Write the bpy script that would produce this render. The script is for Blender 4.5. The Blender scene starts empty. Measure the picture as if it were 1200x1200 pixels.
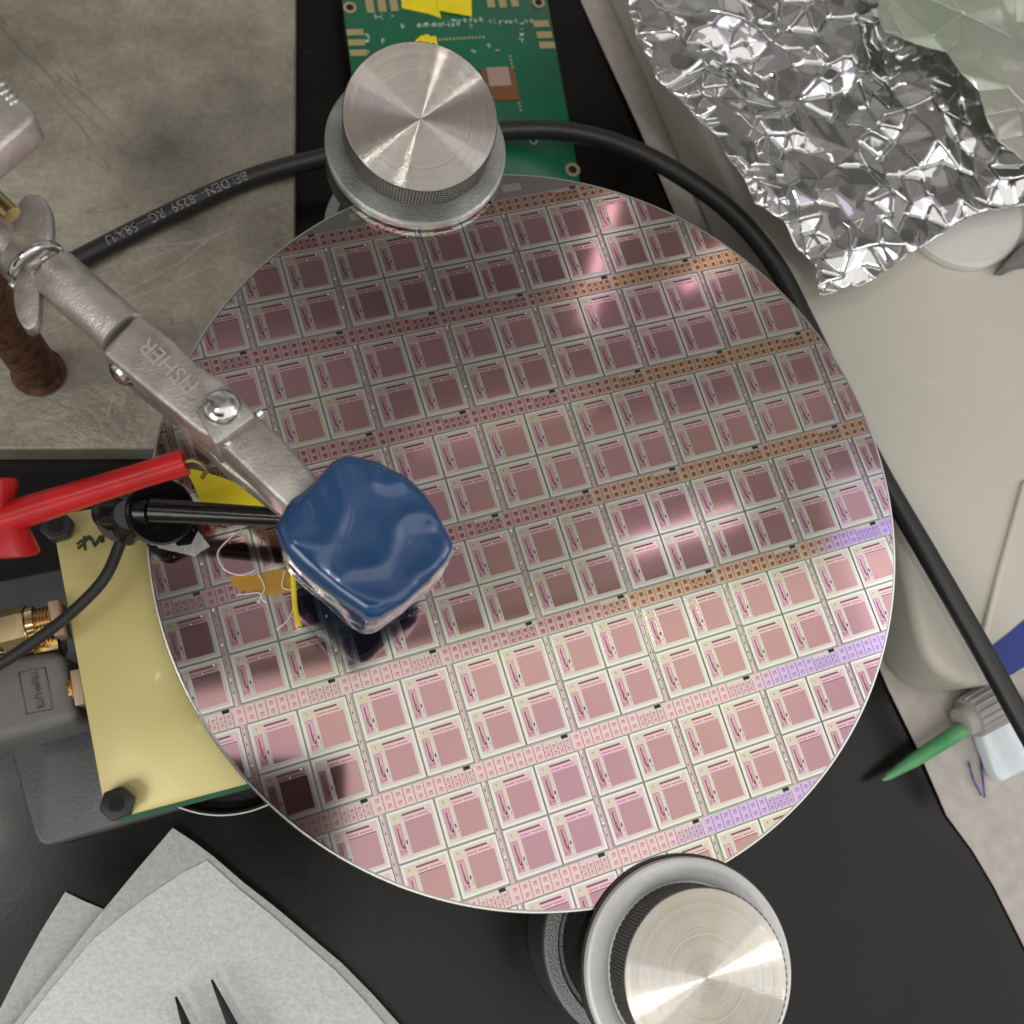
import bpy, bmesh, math, random
from mathutils import Vector, Matrix, noise
random.seed(7)
sc = bpy.context.scene
col = sc.collection
S = 0.001                                   # everything below is written in millimetres
WZ = 50.0                                   # top of the wafer above the bench
# ------------------------------------------------------------------ camera
C = Vector((-39.707, -54.311, 190.853 + WZ))
F = Vector((0.1748, 0.2792, -1)).normalized()
RT = F.cross(Vector((0, 1, 0))).normalized()
UP = RT.cross(F)
cd = bpy.data.cameras.new('camera'); cam = bpy.data.objects.new('camera', cd); col.objects.link(cam)
cd.sensor_width = 36; cd.lens = 36; cd.clip_start = 0.005; cd.clip_end = 50
cam.matrix_world = Matrix(((RT.x, UP.x, -F.x, C.x*S), (RT.y, UP.y, -F.y, C.y*S), (RT.z, UP.z, -F.z, C.z*S), (0, 0, 0, 1)))
cd.dof.use_dof = True; cd.dof.focus_distance = 0.2; cd.dof.aperture_fstop = 22
sc.camera = cam

def P(u, v, z):
    """photo pixel -> mm point at height z above the bench"""
    d = F + RT*((u-600)/1200) + UP*((600-v)/1200)
    return C + d*((z-C.z)/d.z)
# ------------------------------------------------------------------ light
w = bpy.data.worlds.new('World'); sc.world = w; w.use_nodes = True
nt = w.node_tree; bg = nt.nodes['Background']
tc = nt.nodes.new('ShaderNodeTexCoord'); sp = nt.nodes.new('ShaderNodeSeparateXYZ')
mr = nt.nodes.new('ShaderNodeMapRange'); mr.inputs[1].default_value = -0.1; mr.inputs[2].default_value = 1
rp = nt.nodes.new('ShaderNodeMix'); rp.data_type = 'RGBA'
rp.inputs[6].default_value = (0.34, 0.33, 0.30, 1); rp.inputs[7].default_value = (0.125, 0.115, 0.112, 1)
nt.links.new(tc.outputs['Generated'], sp.inputs[0]); nt.links.new(sp.outputs[2], mr.inputs[0])
nt.links.new(mr.outputs[0], rp.inputs[0]); wn = nt.nodes.new('ShaderNodeTexNoise'); wn.inputs['Scale'].default_value = 2.6; wn.inputs['Detail'].default_value = 3
wr = nt.nodes.new('ShaderNodeMapRange'); wr.inputs[1].default_value = .36; wr.inputs[2].default_value = .66; wr.inputs[3].default_value = .5; wr.inputs[4].default_value = 1.75
wm = nt.nodes.new('ShaderNodeVectorMath'); wm.operation = 'SCALE'
nt.links.new(tc.outputs['Generated'], wn.inputs['Vector']); nt.links.new(wn.outputs[0], wr.inputs[0])
nt.links.new(rp.outputs[2], wm.inputs[0]); nt.links.new(wr.outputs[0], wm.inputs['Scale']); nt.links.new(wm.outputs[0], bg.inputs[0]); bg.inputs[1].default_value = 1.0
CH = 2200.0                                 # ceiling height over the wafer
def ceil_pt(u, v):
    W = P(u, v, WZ); d = W-C
    return Vector((W.x + d.x*CH/190.853, W.y + d.y*CH/190.853, WZ+CH))
def panel(name, cx, cy, sx, sy, rot, rad, colr=(1, 1, 1), h=CH):
    ld = bpy.data.lights.new(name, 'AREA'); ld.shape = 'RECTANGLE'; ld.size = sx*S; ld.size_y = sy*S
    ld.energy = rad*math.pi*(sx*S)*(sy*S); ld.color = colr
    o = bpy.data.objects.new(name, ld); col.objects.link(o)
    o.location = (cx*S, cy*S, (WZ+h)*S); o.rotation_euler = (0, 0, rot)
    return o
RA = 0.24
cb = ceil_pt(640, 722)                       # a point on the near edge of the lit ceiling panels
def along(c, a, b, rot=RA):                 # c + a along rows + b across rows
    return (c.x + a*math.cos(rot) - b*math.sin(rot), c.y + a*math.sin(rot) + b*math.cos(rot))
x, y = along(cb, 300, -1500); panel('overhead_panel', x, y, 4200, 3000, RA, 0.84, (1.0, 0.97, 0.93))
x, y = along(cb, 500, 250); panel('overhead_panel', x, y, 2500, 430, RA, 0.24, (1.0, 0.90, 0.92))  # this dim panel and the next are added to soften the lit edge
x, y = along(cb, 250, 640); panel('overhead_panel', x, y, 1900, 380, RA, 0.10, (1.0, 0.88, 0.94))
c2 = ceil_pt(575, 545); panel('overhead_panel', c2.x, c2.y, 700, 330, 0.5, 0.62, (1.0, 0.80, 0.60))  # warm panel added for the orange glow in the wafer
c2 = ceil_pt(1000, 690); panel('violet_fill_panel', c2.x+440, c2.y-60, 900, 900, RA, 0.62, (0.78, 0.74, 1.0), CH-60)  # added overhead panel, tints the wafer's right edge violet by reflection
def side_fill(name, x, y, z, wx, wz_, rad, colr):
    ld = bpy.data.lights.new(name, 'AREA'); ld.shape = 'RECTANGLE'; ld.size = wx*S; ld.size_y = wz_*S
    ld.energy = rad*math.pi*(wx*S)*(wz_*S); ld.color = colr
    o = bpy.data.objects.new(name, ld); col.objects.link(o); o.location = Vector((x, y, z))*S
    o.rotation_euler = (Vector((0, 0, 50))-Vector((x, y, z))).to_track_quat('-Z', 'Y').to_euler(); return o
side_fill('side_fill_light', -1500, -1500, 1500, 1500, 1100, 3.6, (1.0, .985, .96))  # added side light, brightens the dim left side and streaks the metal
side_fill('side_fill_light', 1900, -300, 1100, 700, 900, 2.6, (.90, .95, 1.0))  # second added side light, for contrast in the metal
panel('glint_strip', -760, -120, 260, 60, .6, 42, (1, .97, .92), CH-80)  # both small strips are added to give glints on tip and metal
panel('glint_strip', -300, -800, 90, 260, .3, 55, (1, .97, .92), CH-80)
for (a, b, wd, r, cc) in (((715, 238), (682, 385), 26, 2.8, (1, .8, .85)), ((862, 290), (795, 345), 26, 3.0, (1, .75, .8)),
                      ((725, 648), (860, 605), 40, 2.0, (1, .95, 1)), ((480, 520), (690, 470), 90, .3, (1, .9, .85))):
    p, q = ceil_pt(*a), ceil_pt(*b); m = (p+q)/2
    panel('streak_light', m.x, m.y, (q-p).length, wd, math.atan2(q.y-p.y, q.x-p.x), r, cc, CH-40)  # thin lights added overhead to put bright streaks on the wafer
sc.view_settings.view_transform = 'Standard'; sc.view_settings.look = 'None'
sc.view_settings.exposure = 0.2; sc.view_settings.gamma = 1.0

# ------------------------------------------------------------------ materials
def mat(name, c, rough=0.5, metal=0.0, c2=None, nscale=200, var=None, bump=0, bscale=400, coat=0, aniso=0, alpha=1, trans=0, spec=0.5, detail=4, lo=.35, hi=.65, rvar=0):
    m = bpy.data.materials.new(name); m.use_nodes = True; t = m.node_tree; b = t.nodes['Principled BSDF']
    b.inputs['Base Color'].default_value = (*c, 1); b.inputs['Roughness'].default_value = rough
    b.inputs['Metallic'].default_value = metal; b.inputs['Coat Weight'].default_value = coat
    b.inputs['Coat Roughness'].default_value = 0.08
    b.inputs['Specular IOR Level'].default_value = spec
    b.inputs['Transmission Weight'].default_value = trans
    b.inputs['Alpha'].default_value = alpha
    g = t.nodes.new('ShaderNodeNewGeometry')
    if c2:
        n = t.nodes.new('ShaderNodeTexNoise'); n.inputs['Scale'].default_value = nscale; n.inputs['Detail'].default_value = detail
        r = t.nodes.new('ShaderNodeMapRange'); r.inputs[1].default_value = lo; r.inputs[2].default_value = hi
        x = t.nodes.new('ShaderNodeMix'); x.data_type = 'RGBA'
        x.inputs[6].default_value = (*c, 1); x.inputs[7].default_value = (*c2, 1)
        t.links.new(g.outputs['Position'], n.inputs['Vector']); t.links.new(n.outputs[0], r.inputs[0])
        t.links.new(r.outputs[0], x.inputs[0]); t.links.new(x.outputs[2], b.inputs['Base Color'])
    if rvar:
        n = t.nodes.new('ShaderNodeTexNoise'); n.inputs['Scale'].default_value = nscale*.7; n.inputs['Detail'].default_value = 6
        r = t.nodes.new('ShaderNodeMapRange'); r.inputs[1].default_value = .3; r.inputs[2].default_value = .7
        r.inputs[3].default_value = max(.02, rough-rvar); r.inputs[4].default_value = rough+rvar
        t.links.new(g.outputs['Position'], n.inputs['Vector']); t.links.new(n.outputs[0], r.inputs[0]); t.links.new(r.outputs[0], b.inputs['Roughness'])
    if bump:
        n = t.nodes.new('ShaderNodeTexNoise'); n.inputs['Scale'].default_value = bscale; n.inputs['Detail'].default_value = 5
        u = t.nodes.new('ShaderNodeBump'); u.inputs['Strength'].default_value = bump; u.inputs['Distance'].default_value = 0.0004
        t.links.new(g.outputs['Position'], n.inputs['Vector']); t.links.new(n.outputs[0], u.inputs['Height'])
        t.links.new(u.outputs[0], b.inputs['Normal'])
    return m
def waf(name, c, rough=.09, c2=None):
    c2 = c2 or tuple(min(1, a*k) for a, k in zip(c, (1.0, .88, 1.12)))
    return mat(name, c, rough, 1.0, c2=c2, nscale=28, detail=1)
M = {}
M['w_base'] = waf('wafer_silicon', (.36, .38, .31), .12)
M['w_frame'] = waf('wafer_seal_metal', (.70, .73, .61), .13, (.74, .70, .66))
M['w_frame2'] = waf('wafer_seal_inner', (.60, .61, .50), .13)
M['w_sq'] = waf('wafer_array', (.49, .30, .275), .065, (.44, .26, .30))
M['w_bar'] = waf('wafer_bar', (.70, .50, .48), .10)
M['w_patch'] = waf('wafer_patch', (.62, .575, .43), .12, (.62,.55,.46))
M['w_box'] = waf('wafer_block', (.66, .40, .47), .1, (.55, .30, .36))
M['w_dark'] = mat('wafer_dark_line', (.05, .04, .035), .25, .8)
M['w_line'] = mat('wafer_saw_line', (.09, .11, .09), .2, .9)
M['w_slot'] = mat('wafer_slot', (.17, .11, .09), .15, 1)
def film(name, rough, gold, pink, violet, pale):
    """diffraction sheen painted into the base colour by position over the wafer: pink, gold towards the right, violet at the right rim, pale pink below"""
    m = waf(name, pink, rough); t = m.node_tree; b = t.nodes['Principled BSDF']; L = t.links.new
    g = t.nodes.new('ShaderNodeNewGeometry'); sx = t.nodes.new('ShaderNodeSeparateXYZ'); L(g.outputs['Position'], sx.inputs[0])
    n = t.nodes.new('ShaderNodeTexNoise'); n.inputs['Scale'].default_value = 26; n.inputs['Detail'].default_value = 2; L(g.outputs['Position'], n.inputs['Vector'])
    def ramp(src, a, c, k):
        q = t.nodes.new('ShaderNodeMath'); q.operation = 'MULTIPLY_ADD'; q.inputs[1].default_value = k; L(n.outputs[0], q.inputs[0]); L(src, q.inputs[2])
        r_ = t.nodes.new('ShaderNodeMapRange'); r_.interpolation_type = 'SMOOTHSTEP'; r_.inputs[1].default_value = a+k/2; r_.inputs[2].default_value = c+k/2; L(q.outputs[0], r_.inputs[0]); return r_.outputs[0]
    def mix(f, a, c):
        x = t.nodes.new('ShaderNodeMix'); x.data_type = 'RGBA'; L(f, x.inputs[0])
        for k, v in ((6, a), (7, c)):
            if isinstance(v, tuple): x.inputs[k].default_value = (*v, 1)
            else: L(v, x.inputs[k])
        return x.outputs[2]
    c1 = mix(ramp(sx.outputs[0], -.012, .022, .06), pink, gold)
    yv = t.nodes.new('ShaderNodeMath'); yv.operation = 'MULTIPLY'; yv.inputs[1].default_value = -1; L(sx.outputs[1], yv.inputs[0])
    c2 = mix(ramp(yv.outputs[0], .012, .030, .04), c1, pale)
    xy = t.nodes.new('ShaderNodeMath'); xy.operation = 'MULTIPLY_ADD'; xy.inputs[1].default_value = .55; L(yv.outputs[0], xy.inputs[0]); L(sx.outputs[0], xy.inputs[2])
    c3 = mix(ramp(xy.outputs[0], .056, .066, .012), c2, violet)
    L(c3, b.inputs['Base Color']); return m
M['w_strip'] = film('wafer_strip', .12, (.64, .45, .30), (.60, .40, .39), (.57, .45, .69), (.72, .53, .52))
M['w_pad'] = film('wafer_pad', .12, (.25, .14, .08), (.27, .145, .13), (.44, .32, .56), (.56, .37, .37))  # pads painted paler below, where bright reflection washes out their contrast
M['w_mark'] = mat('wafer_marker', (.02, .02, .02), .3, .3)
M['w_dot'] = mat('wafer_dot', (.9, .86, .75), .3, 1)
M['edge'] = mat('wafer_edge', (.75, .75, .73), .25, 1)

def bench_mat():
    m = mat('bench_epoxy', (.0045, .0036, .0030), .24, 0, c2=(.007, .006, .005), nscale=60, bump=.04, bscale=900, rvar=.05, spec=.34)
    scratches(m, .10, (.16, .15, .14), 55, .014); return m
def scratches(m, amt, c, scale=70, th=.02):
    """fine bright hairline scratches: thin bands where a stretched, warped noise crosses its middle"""
    t = m.node_tree; b = t.nodes['Principled BSDF']
    g = t.nodes.new('ShaderNodeNewGeometry'); prev = b.inputs['Base Color'].links
    src = prev[0].from_socket if prev else None
    total = None
    for k, (rot, st) in enumerate(((.5, 9), (-.8, 12), (1.7, 8))):
        mp = t.nodes.new('ShaderNodeMapping'); mp.vector_type = 'TEXTURE'; mp.inputs['Rotation'].default_value = (0, 0, rot)
        mp.inputs['Scale'].default_value = (st/scale, 1/scale, 1/scale); mp.inputs['Location'].default_value = (k*.33+.11, k*.71, k*.1)
        n = t.nodes.new('ShaderNodeTexNoise'); n.inputs['Scale'].default_value = 1; n.inputs['Detail'].default_value = 1.5
        a = t.nodes.new('ShaderNodeMath'); a.operation = 'SUBTRACT'; a.inputs[1].default_value = .5
        ab = t.nodes.new('ShaderNodeMath'); ab.operation = 'ABSOLUTE'
        lt = t.nodes.new('ShaderNodeMapRange'); lt.inputs[1].default_value = 0; lt.inputs[2].default_value = th*.35
        lt.inputs[3].default_value = 1; lt.inputs[4].default_value = 0
        n2 = t.nodes.new('ShaderNodeTexNoise'); n2.inputs['Scale'].default_value = 55; n2.inputs['Detail'].default_value = 2
        r2 = t.nodes.new('ShaderNodeMapRange'); r2.inputs[1].default_value = .56; r2.inputs[2].default_value = .66
        mu = t.nodes.new('ShaderNodeMath'); mu.operation = 'MULTIPLY'
        L = t.links.new
        L(g.outputs['Position'], mp.inputs[0]); L(mp.outputs[0], n.inputs['Vector']); L(n.outputs[0], a.inputs[0]); L(a.outputs[0], ab.inputs[0])
        L(ab.outputs[0], lt.inputs[0]); L(mp.outputs[0], n2.inputs['Vector']); n2.inputs['Scale'].default_value = .45
        L(n2.outputs[0], r2.inputs[0]); L(lt.outputs[0], mu.inputs[0]); L(r2.outputs[0], mu.inputs[1])
        if total is None: total = mu.outputs[0]
        else:
            ad = t.nodes.new('ShaderNodeMath'); ad.operation = 'MAXIMUM'; L(total, ad.inputs[0]); L(mu.outputs[0], ad.inputs[1]); total = ad.outputs[0]
    sc_ = t.nodes.new('ShaderNodeMath'); sc_.operation = 'MULTIPLY'; sc_.inputs[1].default_value = amt; t.links.new(total, sc_.inputs[0])
    x = t.nodes.new('ShaderNodeMix'); x.data_type = 'RGBA'; x.inputs[7].default_value = (*c, 1)
    if src: t.links.new(src, x.inputs[6])
    else: x.inputs[6].default_value = b.inputs['Base Color'].default_value
    t.links.new(sc_.outputs[0], x.inputs[0]); t.links.new(x.outputs[2], b.inputs['Base Color'])
M['bench'] = bench_mat()
M['plate'] = mat('steel_plate', (.19, .175, .135), .42, .35, c2=(.40, .375, .30), nscale=42, bump=.45, bscale=700, detail=14, lo=.33, hi=.66, rvar=.12)
scratches(M['plate'], .32, (.66, .64, .56), 95, .02); scratches(M['plate'], .5, (.10, .10, .085), 160, .03)
def mottle(m, scale, lo_, hi_, det=2):
    t = m.node_tree; b = t.nodes['Principled BSDF']; src = b.inputs['Base Color'].links[0].from_socket
    g = t.nodes.new('ShaderNodeNewGeometry'); n = t.nodes.new('ShaderNodeTexNoise'); n.inputs['Scale'].default_value = scale; n.inputs['Detail'].default_value = det
    q = t.nodes.new('ShaderNodeMapRange'); q.inputs[1].default_value = .3; q.inputs[2].default_value = .7; q.inputs[3].default_value = lo_; q.inputs[4].default_value = hi_
    v = t.nodes.new('ShaderNodeVectorMath'); v.operation = 'SCALE'
    t.links.new(g.outputs['Position'], n.inputs['Vector']); t.links.new(n.outputs[0], q.inputs[0]); t.links.new(src, v.inputs[0]); t.links.new(q.outputs[0], v.inputs['Scale']); t.links.new(v.outputs[0], b.inputs['Base Color'])
mottle(M['plate'], 600, .88, 1.10, 4); mottle(M['plate'], 14, .62, 1.25, 3); mottle(M['plate'], 130, .93, 1.06, 5)
M['plate_edge'] = mat('plate_edge_paint', (.06, .06, .055), .5)
M['rust'] = mat('rusty_steel', (.055, .020, .010), .7, .2, c2=(.15, .065, .03), nscale=420, bump=1, bscale=900)
M['cast'] = mat('cast_zinc', (.47, .445, .405), .42, .75, c2=(.56, .53, .485), nscale=300, bump=.3, bscale=2200, rvar=.1)
mottle(M['cast'], 260, .8, 1.15, 5)
M['cast_hi'] = mat('cast_zinc_pale', (.60, .57, .525), .38, .6)  # paler zinc for the raised lettering
M['chrome'] = mat('bright_steel', (.72, .71, .69), .14, 1)
M['brass_dull'] = mat('dull_brass', (.55, .42, .2), .3, 1)
M['turned'] = mat('turned_steel', (.60, .585, .55), .27, 1, bump=.08, bscale=2500)
M['knurl'] = mat('knurled_steel', (.50, .48, .43), .3, 1)
M['groove'] = mat('knurl_groove', (.07, .065, .058), .5, .7)  # dark colour stands in for shade between the knurls
M['knurl2'] = mat('dark_knurled_steel', (.20, .195, .18), .33, .9)
M['alu'] = mat('cast_aluminium', (.42, .44, .42), .36, .85, c2=(.60, .62, .60), nscale=110, bump=.3, bscale=1500, detail=7, rvar=.12)
M['alu2'] = mat('blasted_aluminium', (.84, .85, .85), .5, .1, c2=(.90, .91, .90), nscale=300, bump=.2, bscale=3500)
M['dark_metal'] = mat('blackened_steel', (.035, .035, .036), .38, .6, bump=.2, bscale=1500)
M['body_grey'] = mat('post_body_grey', (.055, .057, .062), .42, .3, bump=.2, bscale=2500)
M['rim'] = mat('cast_rim', (.30, .31, .31), .5, .5, bump=.8, bscale=2600)
M['blue'] = mat('blue_vinyl', (.012, .058, .165), .2, 0, c2=(.015, .068, .19), nscale=60, coat=.7, bump=.08, bscale=90)
M['red'] = mat('red_plastic', (.62, .014, .018), .3, 0, c2=(.42, .01, .012), nscale=90, coat=.15, bump=.1, bscale=700)
M['black'] = mat('black_plastic', (.008, .008, .009), .2, 0, bump=.1, bscale=600)
M['nut'] = mat('black_nylon', (.022, .020, .018), .4, 0, bump=.3, bscale=1500)
M['rubber'] = mat('cable_jacket', (.016, .016, .017), .42, 0, bump=.15, bscale=1500)
M['print'] = mat('white_print', (.30, .31, .31), .6, c2=(.10, .10, .10), nscale=900)
M['tape_y'] = mat('yellow_tape', (.80, .66, .01), .45, 0, c2=(.72, .58, .01), nscale=200, bump=.4, bscale=500)
M['mask_y'] = mat('yellow_mask', (.70, .62, .27), .40, .12, c2=(.66, .575, .235), nscale=25, bump=.03, bscale=1800, coat=.1)
M['pcb'] = mat('green_mask', (.004, .125, .058), .33, 0, c2=(.004, .095, .045), nscale=55, coat=.2)
M['pcb_edge'] = mat('green_laminate_edge', (.02, .12, .06), .5)
M['silk'] = mat('silkscreen', (.50, .58, .50), .6)
M['gold_pad'] = mat('gold_pad', (.62, .50, .27), .35, .7)
M['gold'] = mat('gold_plate', (.80, .63, .34), .2, 1, rvar=.05)
M['copper'] = mat('copper_pad', (.55, .40, .28), .4, .5)
M['chip_b'] = mat('chip_brown', (.17, .07, .03), .4)
M['chip_p'] = mat('chip_pink', (.46, .32, .28), .3, .4)
M['ink'] = mat('marker_ink', (.045, .05, .025), .5)
M['ink_b'] = mat('blue_ink', (.06, .055, .28), .6)
M['adapt'] = mat('grey_plastic', (.165, .162, .152), .5, 0, bump=.25, bscale=2500)
M['adapt_t'] = mat('grey_plastic_raised', (.10, .098, .09), .5)
M['slab'] = mat('anodised_slab', (.085, .085, .09), .38, .3, c2=(.13, .13, .135), nscale=50, bump=.2, bscale=1200, detail=8, lo=.45, hi=.75)
M['wipe'] = mat('tissue', (.60, .61, .605), .85, 0, c2=(.74, .75, .745), nscale=1100, bump=.5, bscale=1400, detail=3, spec=.15, alpha=.62, lo=.3, hi=.7)
M['wipe_b'] = mat('tissue_top', (.66, .67, .66), .85, 0, c2=(.82, .825, .82), nscale=1100, bump=.45, bscale=1400, detail=3, spec=.15, lo=.3, hi=.7, alpha=.9)
M['paper'] = mat('brown_paper', (.46, .425, .385), .8, 0, c2=(.53, .495, .455), nscale=260, bump=.5, bscale=500, spec=.25)
M['tray'] = mat('beige_enamel', (.50, .485, .415), .40, 0, c2=(.54, .52, .45), nscale=18, bump=.12, bscale=900, rvar=.06)
scratches(M['tray'], .25, (.62, .60, .54), 60, .02)
M['ridge'] = mat('ridge_cream', (.60, .57, .49), .45)
M['disc'] = mat('white_poly', (.66, .655, .61), .4, 0)
M['foil'] = mat('aluminium_foil', (.68, .685, .68), .05, 1, bump=.05, bscale=150)
M['film'] = mat('film', (.56, .56, .48), .2, .35, c2=(.44, .50, .39), nscale=22, coat=.4, bump=.4, bscale=170, alpha=.72)  # the foil's greenish reflection, set as this sheet's own colour
M['label_b'] = mat('blue_label', (.012, .028, .21), .5, c2=(.016, .035, .24), nscale=300)
M['green'] = mat('green_plastic', (.06, .32, .11), .35, 0, c2=(.17, .42, .20), nscale=90)
M['ribgrey'] = mat('grey_cap', (.38, .37, .35), .5)
M['icy'] = mat('white_blue_plastic', (.66, .77, .82), .25, 0, c2=(.80, .85, .87), nscale=90, coat=.3)
M['wirew'] = mat('white_wire', (.9, .88, .82), .3, .2)
M['kapton'] = mat('amber_film', (.75, .42, .04), .15, 0, alpha=.45)
M['clear'] = mat('clear_plastic', (.85, .86, .84), .12, 0, alpha=.28)
M['steelblk'] = mat('tweezer_steel', (.05, .05, .052), .35, .8)
M['hole'] = mat('hole_dark', (.004, .004, .004), .8)
M['phone'] = mat('phone_back', (.30, .25, .23), .7)

# ------------------------------------------------------------------ helpers
def link(name, me, parent=None, loc=None):
    o = bpy.data.objects.new(name, me); col.objects.link(o)
    if parent is not None: o.parent = parent; o.matrix_parent_inverse = parent_inv(parent)
    if loc is not None: o.location = loc
    return o
def parent_inv(p):
    return Matrix.Translation(-Vector(p.location)) if p.type == 'EMPTY' else Matrix.Identity(4)
def tag(o, label, cat, group=None):
    o['label'] = label; o['category'] = cat
    if group: o['group'] = group
    return o
def thing(name, label, cat, at=(0, 0, 0), group=None):
    o = bpy.data.objects.new(name, None); col.objects.link(o); o.location = Vector(at)*S; o.empty_display_size = .01
    return tag(o, label, cat, group)
def mesh(name, verts, faces, mats, parent=None, smooth=False, fm=None):
    me = bpy.data.meshes.new(name); me.from_pydata([tuple(Vector(v)*S) for v in verts], [], faces)
    for m in (mats if isinstance(mats, list) else [mats]): me.materials.append(m)
    if fm: me.polygons.foreach_set('material_index', fm)
    if smooth: me.polygons.foreach_set('use_smooth', [True]*len(me.polygons))
    me.update()
    bm = bmesh.new(); bm.from_mesh(me)
    if not smooth or True: bmesh.ops.recalc_face_normals(bm, faces=bm.faces)
    bm.to_mesh(me); bm.free()
    return link(name, me, parent)
def bev(o, wd, seg=3, angle=35):
    m = o.modifiers.new('bevel', 'BEVEL'); m.width = wd*S; m.segments = seg; m.limit_method = 'ANGLE'; m.angle_limit = math.radians(angle)
    for p in o.data.polygons: p.use_smooth = True
    return o
def prism_xy(name, pts, z0, z1, m, parent=None, bw=0, seg=2):
    n = len(pts)
    vs = [(p[0], p[1], z0) for p in pts]+[(p[0], p[1], z1) for p in pts]
    fs = [list(range(n, 2*n)), list(range(n))[::-1]]+[[i, (i+1) % n, n+(i+1) % n, n+i] for i in range(n)]
    o = mesh(name, vs, fs, m, parent)
    if bw: bev(o, bw, seg)
    return o
def prism(name, px, z0, z1, m, parent=None, bw=0, seg=2):
    """outline traced at height z1, real thickness z1-z0"""
    return prism_xy(name, [P(u, v, z1) for u, v in px], z0, z1, m, parent, bw, seg)
def smooth_poly(px, it=2):
    for _ in range(it):
        q = []
        for i in range(len(px)):
            a, b = px[i], px[(i+1) % len(px)]
            q += [(a[0]*.75+b[0]*.25, a[1]*.75+b[1]*.25), (a[0]*.25+b[0]*.75, a[1]*.25+b[1]*.75)]
        px = q
    return px
def frame(ax):
    ax = Vector(ax).normalized(); a = Vector((0, 0, 1)) if abs(ax.z) < .9 else Vector((1, 0, 0))
    e = ax.cross(a).normalized(); return e, ax.cross(e).normalized()
def lathe(name, o0, ax, prof, m, parent=None, n=48, smooth=True, hexes=False, fm=None):
    """prof: list of (distance along axis, radius); surface of revolution from o0 along ax"""
    o0 = Vector(o0); ax = Vector(ax).normalized(); e, f = frame(ax); vs = []; fs = []
    for s, r in prof:
        for k in range(n):
            a = 2*math.pi*k/n; vs.append(o0+ax*s+(e*math.cos(a)+f*math.sin(a))*max(r, .01))
    for j in range(len(prof)-1):
        for k in range(n): fs.append([j*n+k, j*n+(k+1) % n, (j+1)*n+(k+1) % n, (j+1)*n+k])
    fs.append(list(range(n))[::-1]); fs.append([(len(prof)-1)*n+k for k in range(n)])
    o = mesh(name, vs, fs, m, parent)
    if smooth:
        for p in o.data.polygons: p.use_smooth = len(p.vertices) == 4
        es = o.modifiers.new('edges', 'EDGE_SPLIT'); es.split_angle = math.radians(32)
    return o
def spline(pts, n):
    """Catmull-Rom through mm points"""
    out = []; q = [pts[0]*2-pts[1]]+list(pts)+[pts[-1]*2-pts[-2]]
    for i in range(1, len(q)-2):
        for k in range(n):
            t = k/n; a, b, c, d = q[i-1], q[i], q[i+1], q[i+2]
            out.append(.5*((2*b)+(c-a)*t+(2*a-5*b+4*c-d)*t*t+(3*b-a-3*c+d)*t**3))
    out.append(pts[-1]); return out
def tube(name, pts, r, m, parent=None, n=10, sub=8, rend=None):
    c = spline([Vector(p) for p in pts], sub) if sub else [Vector(p) for p in pts]
    vs = []; fs = []; N = len(c)
    up = Vector((0, 0, 1))
    for i, p in enumerate(c):
        d = (c[min(i+1, N-1)]-c[max(i-1, 0)]).normalized()
        e = d.cross(up)
        e = e.normalized() if e.length > 1e-4 else Vector((1, 0, 0))
        f = d.cross(e).normalized(); rr = r if rend is None else r+(rend-r)*i/(N-1)
        for k in range(n): a = 2*math.pi*k/n; vs.append(p+(e*math.cos(a)+f*math.sin(a))*rr)
    for i in range(N-1):
        for k in range(n): fs.append([i*n+k, i*n+(k+1) % n, (i+1)*n+(k+1) % n, (i+1)*n+k])
    fs += [list(range(n)), [(N-1)*n+k for k in range(n)]]
    return mesh(name, vs, fs, m, parent, smooth=True)
def hexprism(name, c, r, z0, z1, m, parent=None, rot=0., bw=.3, hole=None):
    pts = [(c[0]+r*math.cos(rot+k*math.pi/3), c[1]+r*math.sin(rot+k*math.pi/3)) for k in range(6)]
    o = prism_xy(name, pts, z0, z1, m, parent, bw, 2)
    return o
def sheet(name, px, z, m, parent=None, zf=None, step=1.5, thick=.08):
    """soft sheet: grid inside a traced outline, lifted by zf(x,y); real thickness by solidify"""
    poly = [P(u, v, z) for u, v in px]; poly = [(p.x, p.y) for p in poly]
    bm = bmesh.new(); vs = [bm.verts.new((x, y, 0)) for x, y in poly]; bm.faces.new(vs)
    xs = [p[0] for p in poly]; ys = [p[1] for p in poly]
    def cut(co, no): bmesh.ops.bisect_plane(bm, geom=bm.verts[:]+bm.edges[:]+bm.faces[:], plane_co=co, plane_no=no)
    k = min(xs)+step
    while k < max(xs): cut((k, 0, 0), (1, 0, 0)); k += step
    k = min(ys)+step
    while k < max(ys): cut((0, k, 0), (0, 1, 0)); k += step
    bmesh.ops.triangulate(bm, faces=bm.faces[:])
    for v in bm.verts:
        dz = zf(v.co.x, v.co.y) if zf else 0
        v.co = Vector((v.co.x, v.co.y, z+dz))*S
    for f in bm.faces: f.smooth = True
    bmesh.ops.recalc_face_normals(bm, faces=bm.faces)
    me = bpy.data.meshes.new(name); bm.to_mesh(me); bm.free(); me.materials.append(m)
    o = link(name, me, parent)
    s = o.modifiers.new('thickness', 'SOLIDIFY'); s.thickness = thick*S; s.offset = 1
    es = o.modifiers.new('edges', 'EDGE_SPLIT'); es.split_angle = math.radians(40)
    return o
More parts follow.
